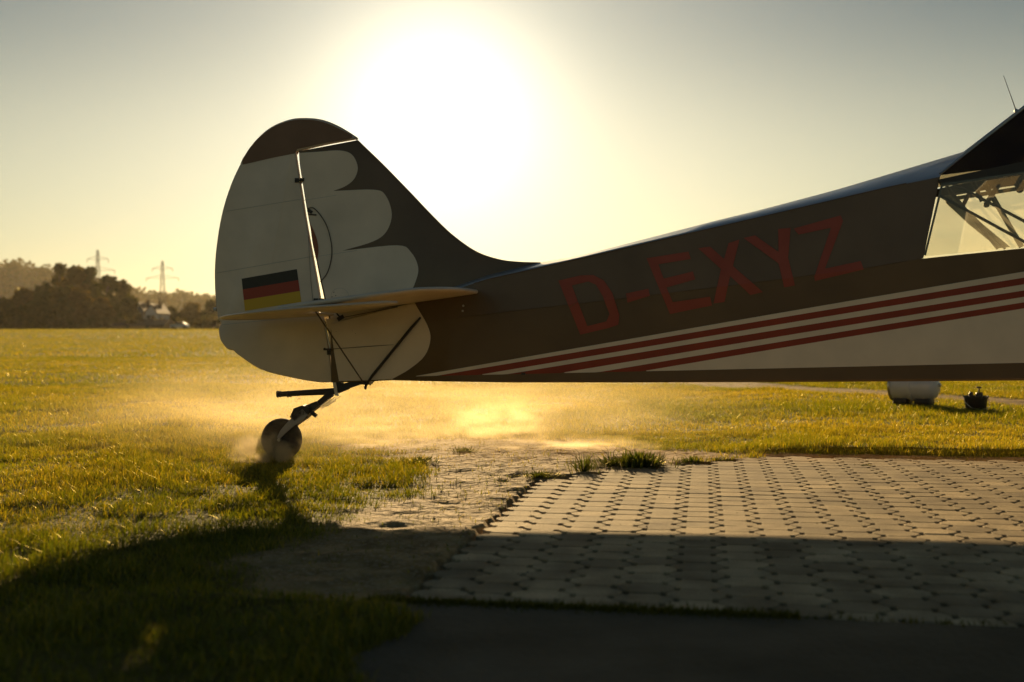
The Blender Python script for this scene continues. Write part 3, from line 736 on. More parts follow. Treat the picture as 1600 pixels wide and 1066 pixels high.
for sgn in (1, -1):
    wingplate('stabilizer', STB, zst, .014, M['brown' if 0 else 'white'], PLANE, sgn)
    wingplate('elevator', ELV, zel, .009, M['white'], PLANE, sgn)
    # strut and flying wires under the stabiliser
    bx, bz = c2((572, 602))
    ax_, az_ = -1.03, .930
    MB().tube([(bx, D0-sgn*.02, bz), (ax_, D0-sgn*.62, az_)], .0045, 8).build('brace_wire', M['cable'], PLANE)
    fx, fz = toXZ(658, 496)
    pa_ = Vector((bx+.01, D0-sgn*.045, bz)); pb_ = Vector((fx, D0-sgn*(w_at(fx, fz)+.012), fz))
    MB().tube([pa_, pa_.lerp(pb_, .15)-Vector((0, sgn*.03, 0)), pa_.lerp(pb_, .85)-Vector((0, sgn*.02, 0)), pb_], [.006, .0095, .0095, .006], 8).build('brace_strut', M['black'], PLANE)
    f = MB(); f.box((ax_, D0-sgn*.62, az_+.008), (.03, .012, .006)); f.build('wire_fitting', M['black'], PLANE)
    # elevator horn and control cable
    hx, hz = toXZ(535, 497)
    horn = MB(); horn.box((hx, D0-sgn*.06, hz), (.022, .005, .012), 0, Matrix.Rotation(-.5, 3, 'Y')); horn.tube([(hx, D0-sgn*.06, hz), (hx-.05, D0-sgn*.06, hz+.055)], .005, 6); horn.build('control_horn', M['black'], PLANE)
    ex, ez = toXZ(622, 480)
    MB().tube([(hx, D0-sgn*.06, hz), (ex, D0-sgn*.08, ez)], .0022, 6).build('control_cable', M['cable'], PLANE)
    rx, rz = toXZ(512, 546); qx, qz = toXZ(640, 537)
    MB().tube([(rx, D0-sgn*.055, rz), (qx, D0-sgn*(w_at(qx, qz)+.001), qz)], .002, 6).build('rudder_cable', M['cable'], PLANE)
    hb = MB(); hb.box((rx, D0-sgn*.045, rz), (.022, .010, .006)); hb.lathe([(0, .008), (.006, .008)], (rx-.015, D0-sgn*.05, rz+.002), (0, -sgn, 0), 8); hb.build('rudder_horn', M['black'], PLANE)
# ---- tail wheel group
twX, twZ = c2((440, 683)); R0 = .133
tw = MB().lathe([(-.030, R0*.62), (-.034, R0*.74), (-.033, R0*.88), (-.024, R0*.97), (-.010, R0), (.010, R0), (.024, R0*.97), (.033, R0*.88), (.034, R0*.74), (.030, R0*.62)], (twX, D0, R0-.004), (0, 1, 0), 48).build('tail_wheel', M['rubber'], PLANE)
MB().lathe([(-.031, R0*.30), (-.024, R0*.36), (-.020, R0*.60), (-.028, R0*.66), (.028, R0*.66), (.020, R0*.60), (.024, R0*.36), (.031, R0*.30)], (twX, D0, R0-.004), (0, 1, 0), 40).build('rim', M['black'], tw)
MB().lathe([(-.055, .011), (.055, .011)], (twX, D0, R0-.004), (0, 1, 0), 10).build('axle', M['metal'], tw)
fk = MB()
def flatbar(mb, pts, ys, wd, th):
    """bar of rounded side profile: pts in photo pixels, wd half widths in m, centred at y"""
    V = []; n = len(pts); q = [Vector(c2(p)) for p in pts]
    for i in range(n):
        d = (q[min(i+1, n-1)]-q[max(i-1, 0)]).normalized(); nn = Vector((-d.y, d.x))*wd[i]
        for (s, y) in ((1, -th), (1, th), (-1, th), (-1, -th)): V.append((q[i].x+nn.x*s, ys+y, q[i].y+nn.y*s))
    Fc = [(0, 1, 2, 3), tuple((n-1)*4+k for k in (3, 2, 1, 0))]
    for i in range(n-1):
        for k in range(4): Fc.append((i*4+k, i*4+(k+1) % 4, (i+1)*4+(k+1) % 4, (i+1)*4+k))
    mb.add(V, Fc)
for sy in (-1, 1): flatbar(fk, [(439,684),(446,674),(460,660),(474,649),(481,643)], D0+sy*.047, [.010,.018,.024,.028,.026], .005)
fk.build('fork', mat('fork_grey', (.34, .30, .27), .4, metal=.3), PLANE)
hd = MB(); flatbar(hd, [(461,654),(468,644),(478,640),(487,641),(486,650),(478,660)][:4], D0, [.02,.034,.03,.018], .052)
flatbar(hd, [(470,645),(482,640),(492,634),(499,630)], D0, [.032,.030,.022,.016], .034)
hd.lathe([(-.02, .014), (.02, .014)], (c2((493,647))[0], D0-.03, c2((493,647))[1]), (.5, 0, -.4), 8)
hd.tube([(*[c2((472,640))[0]], D0-.02, c2((472,640))[1]), (c2((471,634))[0], D0-.02, c2((471,634))[1])], .006, 8)
hd.tube([(*[c2((486,637))[0]], D0-.02, c2((486,637))[1]), (c2((484,633))[0], D0-.02, c2((484,633))[1])], .005, 8)
hd.lathe([(-.045, .017), (.045, .017)], (c2((480,648))[0], D0, c2((480,648))[1]), (0, 1, 0), 12)
hd.build('swivel_head', M['black'], PLANE)
sp_ = MB()
flatbar(sp_, [(484,640),(497,631),(508,622),(516,614),(535,605),(560,598),(580,593)], D0, [.012,.013,.014,.016,.022,.016,.008], .022)
flatbar(sp_, [(492,638),(506,628),(520,618)], D0, [.006,.006,.006], .020)
sp_.build('leaf_spring', M['black'], PLANE)
for sy in (-1, 1):
    ch = MB(); a = Vector((c2((528,620))[0], D0+sy*.05, c2((528,620))[1])); b = Vector((c2((498,640))[0], D0+sy*.05, c2((498,640))[1]))
    n = 90; d = b-a; ax1 = d.normalized().orthogonal().normalized(); ax2 = d.normalized().cross(ax1)
    ch.tube([a.lerp(b, .25+.5*k/n) + (ax1*math.cos(k*.75)+ax2*math.sin(k*.75))*.007 for k in range(n)], .0018, 5)
    ch.tube([a, a.lerp(b, .27)], .002, 5); ch.tube([a.lerp(b, .73), b], .002, 5); ch.build('steering_spring', M['metal'], PLANE)
hz_ = MB(); p0 = c2((433, 616)); p1 = c2((524, 611.5))
hz_.tube([(p0[0], D0-.0, p0[1]), (p0[0]+.03, D0, p0[1]), ((p0[0]+p1[0])/2, D0, (p0[1]+p1[1])/2), (p1[0], D0, p1[1]), (c2((545,605))[0], D0, c2((545,605))[1])], [.016, .017, .019, .022, .014], 14)
for (px, r) in ((434, .022), (438, .0205), (450, .021), (454, .0195)): hz_.lathe([(-.004, r), (.004, r)], (c2((px, 616))[0], D0, c2((px, 616))[1]), (1, 0, .05), 16)
hz_.build('tow_hook_tube', M['black'], PLANE)
rg = MB(); x, z = c2((467.5, 619)); rg.tube([(x+.016*math.cos(k*.45), D0-.01, z-.003+.014*math.sin(k*.45)) for k in range(15)], .0016, 5, False); rg.build('release_ring', M['metal'], PLANE)
cb = MB(); cb.box((c2((531,599))[0], D0, c2((531,599))[1]), (.016, .03, .016)); cb.build('clamp_block', M['black'], PLANE); cl = MB(); x, z = c2((571, 603)); cl.lathe([(0, .010), (.02, .008), (.024, .003)], (x, D0, z), (0, 0, -1), 10)
cl.box((c2((573,598))[0], D0, c2((573,598))[1]), (.028, .035, .011)); cl.build('spring_clamp', M['black'], PLANE)
pl = MB(); flatbar(pl, [(524,594),(526,605),(528,618)], D0-.03, [.011,.010,.009], .003); pl.build('steering_arm', M['stripe_white'], PLANE)
# small fittings on the flank
for (px, py) in ((724, 478), (723, 486)):
    x, z = toXZ(px, py); MB().lathe([(0, .007), (.004, .006)], (x, D0-w_at(x, z)-.002, z), (0, -1, 0), 10).build('drain_grommet', M['seam'], fus)
x, z = toXZ(818, 584); MB().box((x, D0-w_at(x, z)-.006, z), (.012, .006, .006)).build('step_bracket', M['black'], fus)
# longeron moulding where the decking meets the flank
for sy in (-1, 1):
    for li, r, x0, x1, nm in ((4, .003, -.2, 2.4, 'longeron'), (3, .0022, -.3, 2.35, 'stringer')):
        pts = []; x = x0
        while x < x1: s = sect(x); pts.append((x, D0+sy*(s[li][0]+.0005), s[li][1])); x += .1
        MB().tube(pts, r, 6).build(nm, M['dark'], fus)
# ---- cabin: frame tubes, panes, roof
def near(px, py, off=0):
    y = D0-.34-off; x, z = wz(px, py, y); return Vector((x, y, z))
def far_(px, py, y=D0+.34): x, z = wz(px, py, y); return Vector((x, y, z))
def ntube(a, b, r, name='frame_tube', m='interior', ya=D0-.32, yb=D0-.32, n=8):
    pa = wz(*a, ya); pb = wz(*b, yb)
    return MB().tube([(pa[0], ya, pa[1]), (pb[0], yb, pb[1])], r, n).build(name, M[m], PLANE)
yn = D0-.32
ext = lambda a, b, x: (x, a[1]+(b[1]-a[1])*(x-a[0])/(b[0]-a[0]))
ntube((1466,305), ext((1466,305),(1600,378),1660), .0085)
ntube((1488,287), ext((1492,289),(1600,346),1700), .0085, ya=yn+.03, yb=yn+.03)
ntube((1478,291), (1559,389), .009, ya=D0-.1, yb=D0-.1)
ntube((1482,300), (1570,389), .007, ya=D0+.0, yb=D0+.05)
ntube((1534,280), (1596,386), .016, m='greyfar', ya=D0+.3, yb=D0+.3)
ntube((1572,270), (1541,318), .014, ya=D0-.15, yb=D0-.15)
ntube((1568,255), (1590,292), .014, ya=D0-.18, yb=D0-.18)
ntube((1520,284), (1534,315), .012, ya=D0-.05, yb=D0-.05)
ntube((1515,300), (1504,322), .012, m='tan', ya=D0+.15, yb=D0+.15)
ntube((1604,270), (1593,296), .014, ya=D0-.18, yb=D0-.18)
ntube((1445,399), (1471,291), .006, ya=yn-.005, yb=yn-.005, name='window_frame')
for (px, py, r, y) in ((1541,320,.018,D0-.15), (1593,296,.022,D0-.18)):
    x, z = wz(px, py, y); MB().lathe([(-r, .002), (-r*.8, r*.6), (-r*.3, r*.95), (r*.3, r*.95), (r*.8, r*.6), (r, .002)], (x, y, z), (0, 1, 0), 14).build('joint_ball', M['black'], PLANE)
# far-side cloth gusset
gp = [far_(1470,292), far_(1478,318), far_(1515,352), far_(1560,388), far_(1578,386), far_(1520,338)]
mesh('gusset_panel', list(gp)+[p+Vector((0, .006, 0)) for p in gp], [(0,1,2,3,4,5), (11,10,9,8,7,6)]+[(i, (i+1) % 6, 6+(i+1) % 6, 6+i) for i in range(6)], M['greyfar'], PLANE)
# far-side upper rails (light shows between them)
for (a, b, r) in (((1484,300),(1620,277),.004), ((1484,306),(1620,283),.003), ((1488,311),(1660,284),.012), ((1484,294),(1620,270),.003)):
    ntube(a, b, r, 'window_rail', 'tan' if r < .01 else 'greyfar', D0+.33, D0+.33)
# panes
def pane(name, pts, y0, m, th=.003):
    P = []
    for (px, py) in pts: x, z = wz(px, py, y0 if y0 < D0 else 2*D0-y0); P.append((x, y0, z))
    n = len(P); mesh(name, P+[(x, y+th, z) for x, y, z in P], [tuple(range(n)), tuple(range(2*n-1, n-1, -1))]+[(i, (i+1) % n, n+(i+1) % n, n+i) for i in range(n)], m, PLANE)
win = [(1443,401),(1470,287),(1600,268),(1820,240),(1820,366),(1600,386)]
pane('window_pane', win, D0-.335, M['glass']); pane('window_pane', win, D0+.335, M['glass'])
# header rail above the window and tinted rear quarter light, both sides
for sgn in (-1, 1):
    hp = []
    for (px, py) in [(1465,281),(1472,291),(1600,271),(1820,243),(1820,225),(1600,252)]:
        x, z = wz(px, py, D0-.33); hp.append((x, D0+sgn*.33, z))
    n = 6; mesh('window_header', hp+[(x, y-sgn*.03, z) for x, y, z in hp], [tuple(range(n)), tuple(range(2*n-1, n-1, -1))]+[(i, (i+1) % n, n+(i+1) % n, n+i) for i in range(n)], M['interior'], PLANE)
    qp = []
    for (px, py) in [(1469,274),(1600,168.5),(1700,90),(1820,80),(1820,232),(1600,258)]:
        dd = .055 if py < 200 or (px, py) == (1469, 274) and False else .325
        x, z = wz(px, py, D0-dd); qp.append((x, D0+sgn*dd, z))
    mesh('quarter_light', qp+[(x, y-sgn*.004, z) for x, y, z in qp], [tuple(range(n)), tuple(range(2*n-1, n-1, -1))]+[(i, (i+1) % n, n+(i+1) % n, n+i) for i in range(n)], M['tint'], PLANE)
    pa, pb, pc = [wz(*p, D0-dd) for p, dd in (((1468,272), .30), ((1600,167.5), .055), ((1702,88), .055))]
    MB().tube([(p[0], D0+sgn*dd, p[1]) for p, dd in ((pa, .30), (pb, .055), (pc, .055))], .008, 10).build('edge_moulding', M['metal'], PLANE)
# roof skin between the mouldings (slopes up to the wing)
rp = []
for (px, py), dd in (((1470,272), .30), ((1600,168), .055), ((1702,88), .055), ((1830,80), .055)):
    x, z = wz(px, py, D0-dd); rp.append((x, z, dd))
V = [];  
for (x, z, dd) in rp: V += [(x, D0-dd, z+.002), (x, D0, z+.006), (x, D0+dd, z+.002)]
for (x, z, dd) in rp: V += [(x, D0-dd, z-.004), (x, D0, z), (x, D0+dd, z-.004)]
Fc = []
for i in range(3):
    for k in range(2):
        a = i*3+k; Fc.append((a, a+3, a+4, a+1)); a += 12; Fc.append((a, a+1, a+4, a+3))
mesh('cabin_roof', V, Fc, M['dark'], PLANE, True)
# whip aerial
a = wz(1587, 174, D0-.06); b = wz(1567, 119, D0-.06)
wa = MB().tube([(a[0], D0-.06, a[1]), ((a[0]+b[0])/2, D0-.06, (a[1]+b[1])/2), (b[0], D0-.06, b[1])], [.0028, .002, .0014], 6).build('antenna', M['cable'], PLANE)
MB().lathe([(-.01, .012), (.004, .012), (.012, .006)], (a[0], D0-.06, a[1]), (b[0]-a[0], 0, b[1]-a[1]), 10).build('antenna_base', M['metal'], wa)
PLANE.rotation_euler.z = -YAW
# ------------------------------------------------------------------ tank and bucket beyond the aircraft
tx, ty = G(1431, 640); M['tank'] = mat('white_enamel', (.62, .62, .62), .3, coat=.3, nscale=8, namt=.12)
T = empty('tank', (tx, ty, 0), 'white cylindrical tank on black feet lying on grass under the fuselage', 'tank')
ax = Vector((1, -.85, 0)).normalized(); c = Vector((tx, ty, .245)); r = .15
MB().lathe([(-.25, .10), (-.245, r*.93), (-.23, r), (-.04, r), (-.035, r+.008), (-.01, r+.008), (-.005, r*1.0), (.11, r), (.165, r*.93), (.21, r*.78), (.235, r*.5), (.245, .02)], c, ax, 36).build('vessel', M['tank'], T)
MB().lathe([(-.012, r+.008), (.008, r+.008)], c-ax*.235, ax, 36).build('end_ring', M['metal'], T)
for s in (-.14, .09):
    q = c+ax*s; f = MB(); rot = Matrix.Rotation(math.atan2(ax.y, ax.x), 3, 'Z')
    f.lathe([(-.085, .065), (-.07, .088), (.07, .088), (.085, .065)], (q.x, q.y, .088), (ax.x, ax.y, 0), 20); f.build('foot', M['black'], T)
MB().lathe([(0, .018), (.025, .018), (.03, .01)], c+ax*.237+Vector((0, 0, .02)), ax, 10).build('valve', M['metal'], T)
bx, by = G(1525, 647)
Bk = empty('bucket', (bx, by, 0), 'black plastic bucket filled with tools on grass right of the tank', 'bucket')
MB().lathe([(0, .088), (.004, .092), (.16, .112), (.165, .120), (.178, .120), (.178, .110), (.15, .106), (.15, .01)], (bx, by, .004), (0, 0, 1), 28).build('pail', M['black'], Bk)
for k, (dx, dy, h_, rr) in enumerate(((.03, 0, .085, .008), (-.04, .02, .04, .02), (.0, -.05, .03, .025), (.06, .03, .035, .022), (-.07, -.03, .03, .015))):
    t_ = MB().tube([(bx+dx, by+dy, .10), (bx+dx, by+dy, .18+h_*.6), (bx+dx+.004, by+dy, .18+h_)], [rr, rr, rr*.8], 10)
    if k == 0: t_.box((bx+dx, by+dy, .18+h_), (.022, .01, .008))
    t_.build('tool', M['black'], Bk)
hn = MB().tube([(bx-.12, by, .17), (bx-.122, by-.03, .12), (bx-.09, by-.11, .07), (bx, by-.13, .05), (bx+.09, by-.11, .07), (bx+.122, by-.03, .12), (bx+.12, by, .17)], .003, 6).build('handle', M['metal'], Bk)
# ------------------------------------------------------------------ far background
def far(px, py, y): return (px-CX)/F*y, y, H+(HZ-py)/F*y
def crown(name, blobs, n, leaf, mat_, parent, seed, cols):
    r = np.random.default_rng(seed); B = np.array(blobs, float); k = r.choice(len(B), n, p=B[:, 3]**2/np.sum(B[:, 3]**2))
    d = r.normal(size=(n, 3)); d /= np.linalg.norm(d, axis=1)[:, None]; rad = r.uniform(.45, 1.08, n)**.6
    P = B[k, :3] + d*(B[k, 3]*rad)[:, None]*np.array([1, 1, .85])
    a = r.normal(size=(n, 3)); a /= np.linalg.norm(a, axis=1)[:, None]; b = np.cross(a, r.normal(size=(n, 3))); b /= np.linalg.norm(b, axis=1)[:, None]
    s = (leaf*r.uniform(.5, 1.4, n))[:, None]
    V = np.stack([P-a*s-b*s*.5, P+a*s-b*s*.6, P+a*s*.8+b*s*.6, P-a*s*.9+b*s*.5], 1).reshape(-1, 3); Fq = np.arange(n*4).reshape(-1, 4)
    me = bpy.data.meshes.new(name); npmesh(me, V, Fq)
    t = r.random(n)[:, None]; c = np.array(cols[0])*(1-t)+np.array(cols[1])*t
    at = me.attributes.new('col', 'FLOAT_COLOR', 'POINT'); at.data.foreach_set('color', np.repeat(np.concatenate([c, np.ones((n, 1))], 1), 4, 0).astype(np.float32).ravel())
    return link(name, me, mat_, parent)
def tree(px, top, wpx, y, lab, seed, cols=((.05,.06,.018),(.10,.09,.025)), slim=1.0):
    x, _, zt = far(px, top, y); zb = float(gz(x, y)); hgt = zt-zb; w = wpx/F*y/2; r = random.Random(seed)
    T = empty('tree', (x, y, zb), lab, 'tree', 'trees along the far edge of the airfield')
    mb = MB(); mb.tube([(x, y, zb-.3), (x+.1, y, zb+hgt*.25), (x-.1, y, zb+hgt*.55), (x, y, zb+hgt*.85)], [w*.09+.12, w*.07+.1, w*.04+.06, .04], 8)
    bl = []
    for k in range(11):
        a = r.uniform(0, 6.28); f = r.uniform(.18, .95); rr = w*(.30+.25*r.random())*(1.05-.55*abs(f-.45))
        q = (x+math.cos(a)*(w-rr)*r.uniform(.3, 1)*(1.1-.5*f), y+math.sin(a)*(w-rr)*.9, zb+hgt*f-rr*.3*(f > .7)); bl.append((*q, rr))
        mb.tube([(x, y, zb+hgt*max(.15, f-.25)), ((x+q[0])/2, (y+q[1])/2, zb+hgt*(f-.08)), q], [.12, .08, .03], 5)
    bl.append((x, y, zb+hgt-w*.42, w*.42)); bl.append((x, y, zb+hgt*.2, w*.6)); bl.append((x, y, zb+hgt*.5, w*.72))
    mb.build('trunk', M['bark'], T)
    crown('crown', bl, 1300, w*.11+.15, M['leaf'], T, seed, cols)
    return T
TR = [(8, 466, 50, 268, 'round tree at the left edge of the photo'), (36, 447, 60, 280, 'broad tree second from the left edge of the tree line'),
      (70, 441, 55, 272, 'mid-height tree below the wooded hill'), (93, 410, 34, 300, 'slim tall tree whose top stands highest left of the pylons'),
      (118, 414, 62, 292, 'tall broad tree right of the slim tall one'), (140, 417, 46, 296, 'tall round-topped tree left below the left pylon'),
      (100, 447, 60, 262, 'bushy lower tree in front of the tall ones'), (128, 452, 58, 264, 'dense dark bushy tree at the middle of the tree line'),
      (167, 430, 46, 290, 'brownish tree just right of the left pylon'), (192, 437, 36, 298, 'small pointed tree left of the white gables'),
      (160, 463, 52, 262, 'low rounded tree in front of the brownish one'), (200, 462, 50, 270, 'yellowish tree left of the white gable house'),
      (268, 478, 36, 285, 'low tree right of the white gable houses'), (298, 472, 46, 300, 'low wide tree between gable houses and rudder'),
      (332, 470, 44, 300, 'low tree beside the red roof behind the rudder'), (50, 475, 50, 258, 'low bush-like tree in front of the broad left tree'),
      (380, 468, 60, 300, 'tree hidden behind the rudder, left one'), (450, 472, 60, 295, 'tree hidden behind the rudder, right one')]
for i, (px, tp, w, y, lab) in enumerate(TR):
    c = [((.035,.04,.008),(.08,.07,.010)), ((.055,.042,.010),(.11,.075,.015)), ((.03,.038,.008),(.06,.062,.010))][i % 3]
    tree(px, tp, w, y, lab, 100+i, c)
# low hedge mass at the foot of the trees
bl = []
for k in range(140):
    px = random.uniform(-200, 560); x, y, _ = far(px, 500, random.uniform(255, 262)); bl.append((x, y, float(gz(x, y))+random.uniform(.3, 1.8), random.uniform(1.0, 2.2)))
for k in range(160):
    px = random.uniform(560, 2400); x, y, _ = far(px, 500, random.uniform(255, 290)); bl.append((x, y, float(gz(x, y))+random.uniform(.5, 5), random.uniform(2.0, 4.0)))
for k in range(60):
    px = random.uniform(-900, -40); x, y, _ = far(px, 500, random.uniform(258, 290)); bl.append((x, y, float(gz(x, y))+random.uniform(.5, 7), random.uniform(2.0, 4.0)))
tag(crown('hedge', bl, 30000, .5, M['leaf'], None, 5, ((.04,.045,.015),(.09,.07,.022))), 'continuous dark hedge at the foot of the tree line', 'hedge', kind='stuff')
# wooded hills: terrain sheet plus woodland mass
HP = lin([(-900,440),(-300,412),(0,405),(30,403),(74,406),(110,420),(160,432),(210,443),(252,450),(290,450),(337,458),(420,463),(700,470),(1200,466),(2600,474)])
V = []; Fc = []; hx_ = list(range(-900, 2601, 25)); YS = [780, 850, 950, 1050, 1200]
for j, y in enumerate(YS):
    for px in hx_:
        t = [0.25, .62, 1.0, .9, .3][j]; x = (px-CX)/F*950*(y/950)**.5; zt = H+(HZ-HP(px))/F*950-7
        V.append((x, y, 4.0+(zt-4)*t + (random.random()-.5)*2))
nh = len(hx_)
for j in range(4):
    for i in range(nh-1): a = j*nh+i; Fc.append((a, a+1, a+nh+1, a+nh))
tag(mesh('hills', V, Fc, mat('wooded_slope', (.06, .05, .025), .95, nscale=.05, dirt=(.10, .07, .03)), None, True, 180), kind='structure')
bl = []
for k in range(2600):
    px = random.uniform(-700, 2300); t = random.random()**.6; y = 780+170*t; x = (px-CX)/F*950*(y/950)**.5; zt = H+(HZ-HP(px))/F*950-7
    bl.append((x, y, 4+(zt-4)*(.25+.75*t)+2, random.uniform(3.0, 6.5)))
tag(crown('woodland', bl, 60000, 1.5, M['leaf'], None, 9, ((.04,.045,.018),(.10,.075,.03))), 'distant wood covering the low hills', 'woodland', kind='stuff')
# houses
def house(px, base, wpx, hpx, roofpx, y, lab, wall, roof, gable=True):
    x, _, z0 = far(px, base, y); w = wpx/F*y/2; h = hpx/F*y; rh = roofpx/F*y; d = 5.0
    Hs = empty('house', (x, y, z0), lab, 'house', 'houses behind the trees')
    V = [(x-w, y-d, z0-3), (x+w, y-d, z0-3), (x+w, y-d, z0+h), (x, y-d, z0+h+rh), (x-w, y-d, z0+h), (x-w, y+d, z0-3), (x+w, y+d, z0-3), (x+w, y+d, z0+h), (x, y+d, z0+h+rh), (x-w, y+d, z0+h)]
    if gable: mesh('wall', V, [(0,1,2,3,4), (9,8,7,6,5), (0,5,6,1), (1,6,7,2), (0,4,9,5)], wall, Hs)
    else:
        MB().box((x, y, z0+h/2-1.5), (w, d, h/2+1.5)).build('wall', wall, Hs, False)
    e = .35; mb = MB()
    if gable:
        for s in (-1, 1):
            a = (x+s*(w+e), z0+h-e*rh/w); b = (x, z0+h+rh)
            q = [(a[0], y-d-e, a[1]), (b[0], y-d-e, b[1]), (b[0], y+d+e, b[1]), (a[0], y+d+e, a[1])]
            mb.add([(p[0], p[1], p[2]+.05) for p in q]+[(p[0], p[1], p[2]+.3) for p in q], [(0,1,2,3), (7,6,5,4), (0,4,5,1), (1,5,6,2), (2,6,7,3), (3,7,4,0)])
    else:
        q = [(x-w-e, y-d-e, z0+h), (x+w+e, y-d-e, z0+h), (x+w+e, y, z0+h+rh), (x-w-e, y, z0+h+rh), (x-w-e, y+d+e, z0+h), (x+w+e, y+d+e, z0+h)]
        mb.add(q, [(0,1,2,3), (3,2,5,4), (0,3,4), (1,5,2), (0,4,5,1)])
    rf = mb.build('roof', roof, Hs, False); MB().box((x+w*.3, y+1, z0+h+rh), (.35, .35, .9)).build('chimney', M['tan'], rf, False)
    for s in (-.4, .4):
        wd = MB().box((x+w*s, y-d-.02, z0+h*.55), (.45, .04, .6)).build('window', M['black'], Hs, False)
        MB().box((x+w*s, y-d-.05, z0+h*.55-.66), (.55, .06, .05)).build('sill', M['stripe_white'], wd, False)
wallw = mat('pale_render', (.60, .62, .66), .8); rr1 = mat('red_roof', (.22, .07, .04), .8); rr2 = mat('brown_roof', (.13, .08, .05), .8)
house(227, 505, 13, 20, 10, 276, 'left white gable house above the brown roof', wallw, rr2)
house(246, 507, 17, 18, 12, 272, 'right white gable house above the brown roof', wallw, rr2)
house(226, 516, 76, 7, 10, 258, 'long low house with a brown roof in front of the white gables', mat('brown_wall', (.16, .10, .06), .8), rr2, False)
house(340, 516, 40, 8, 9, 262, 'low house with a red roof beside the rudder', mat('pinkish_wall', (.35, .22, .17), .8), rr1, False)
house(0, 512, 16, 34, 8, 285, 'pale house half hidden at the left edge', wallw, rr2)
# parked white car far off
x, y, z = far(281, 518, 225); z = float(gz(x, y)); C_ = empty('parked_car', (x, y, z), 'small white car parked at the far edge of the field', 'car')
prof = [(-1.7,.35),(-1.75,.75),(-1.55,.95),(-.9,1.0),(-.45,1.4),(.75,1.42),(1.35,1.0),(1.7,.9),(1.75,.4)]
V = [(x+a, y-.78, z+b) for a, b in prof]+[(x+a, y+.78, z+b) for a, b in prof]; n = len(prof)
mesh('body', V, [tuple(range(n)), tuple(range(2*n-1, n-1, -1))]+[(i, (i+1) % n, n+(i+1) % n, n+i) for i in range(n)], M['tank'], C_)
for s in (-1.1, 1.1):
    for t in (-.75, .75): MB().lathe([(-.1, .31), (.1, .31)], (x+s, y+t, z+.31), (0, 1, 0), 16).build('wheel', M['rubber'], C_)
V = [(x+a, y-.80, z+b) for a, b in [(-.8,1.03),(-.42,1.34),(.7,1.36),(1.15,1.03)]]; V += [(p[0], p[1]-.02, p[2]) for p in V]
mesh('window', V, [(0,1,2,3), (7,6,5,4), (0,4,5,1), (1,5,6,2), (2,6,7,3), (3,7,4,0)], M['black'], C_)
# pylons
def pylon(px, top, base, y, lab):
    x, _, zt = far(px, top, y); zb = float(gz(x, y))-1; Ht = zt-zb; T = empty('pylon', (x, y, zb), lab, 'pylon', 'lattice pylons on the skyline')
    m = M['pyl']; tw_ = MB(); w0, w1 = Ht*.07, .5
    lv = [0, .25, .45, .6, .72, .82, .9, 1]
    def cor(t): w = w0*(1-t)**1.3+w1*t*.6+.15; return [(x-w, y-w, zb+Ht*t), (x+w, y-w, zb+Ht*t), (x+w, y+w, zb+Ht*t), (x-w, y+w, zb+Ht*t)]
    for i in range(len(lv)-1):
        a, b = cor(lv[i]), cor(lv[i+1])
        for k in range(4):
            tw_.tube([a[k], b[k]], .085, 4); tw_.tube([a[k], b[(k+1) % 4]], .06, 4); tw_.tube([a[(k+1) % 4], b[k]], .06, 4); tw_.tube([b[k], b[(k+1) % 4]], .06, 4)
    tw_.build('tower', m, T, False)
    for t, L_ in ((.88, 5.0), (.74, 8.0)):
        ar = MB(); z = zb+Ht*t
        for s in (-1, 1):
            ar.tube([(x, y-.5, z), (x+s*L_, y, z+.3)], .09, 4); ar.tube([(x, y+.5, z), (x+s*L_, y, z+.3)], .09, 4); ar.tube([(x, y, z+1.8), (x+s*L_, y, z+.3)], .12, 4)
        a_ = ar.build('crossarm', m, T, False)
        for s in (-1, 1): MB().tube([(x+s*L_, y, z+.3), (x+s*L_, y, z-1.3)], .15, 5).build('insulator', m, a_, False)
M['pyl'] = mat('galvanised_steel', (.16, .13, .10), .6)
pylon(153, 391, 440, 540, 'left lattice pylon rising above the tall trees'); pylon(254, 408, 455, 560, 'right lattice pylon rising above the low ridge')
# ------------------------------------------------------------------ air and dust
def volbox(name, x0, x1, y0, y1, z0, z1, m):
    V = [(x, y, z) for x in (x0, x1) for y in (y0, y1) for z in (z0, z1)]
    return mesh(name, V, [(0,1,3,2), (4,6,7,5), (0,4,5,1), (2,3,7,6), (0,2,6,4), (1,5,7,3)], m)
hm = bpy.data.materials.new('haze_air'); hm.use_nodes = True; N = hm.node_tree.nodes; N.clear(); o = N.new('ShaderNodeOutputMaterial')
pv_ = N.new('ShaderNodeVolumePrincipled'); pv_.inputs['Density'].default_value = .00006; pv_.inputs['Anisotropy'].default_value = .6; pv_.inputs['Color'].default_value = (.96, .88, .70, 1)
hm.node_tree.links.new(pv_.outputs[0], o.inputs['Volume'])
tag(volbox('haze', -1550, 1550, -45, 2650, -1.2, 90, hm), 'thin golden evening haze over the airfield', 'haze', kind='stuff')
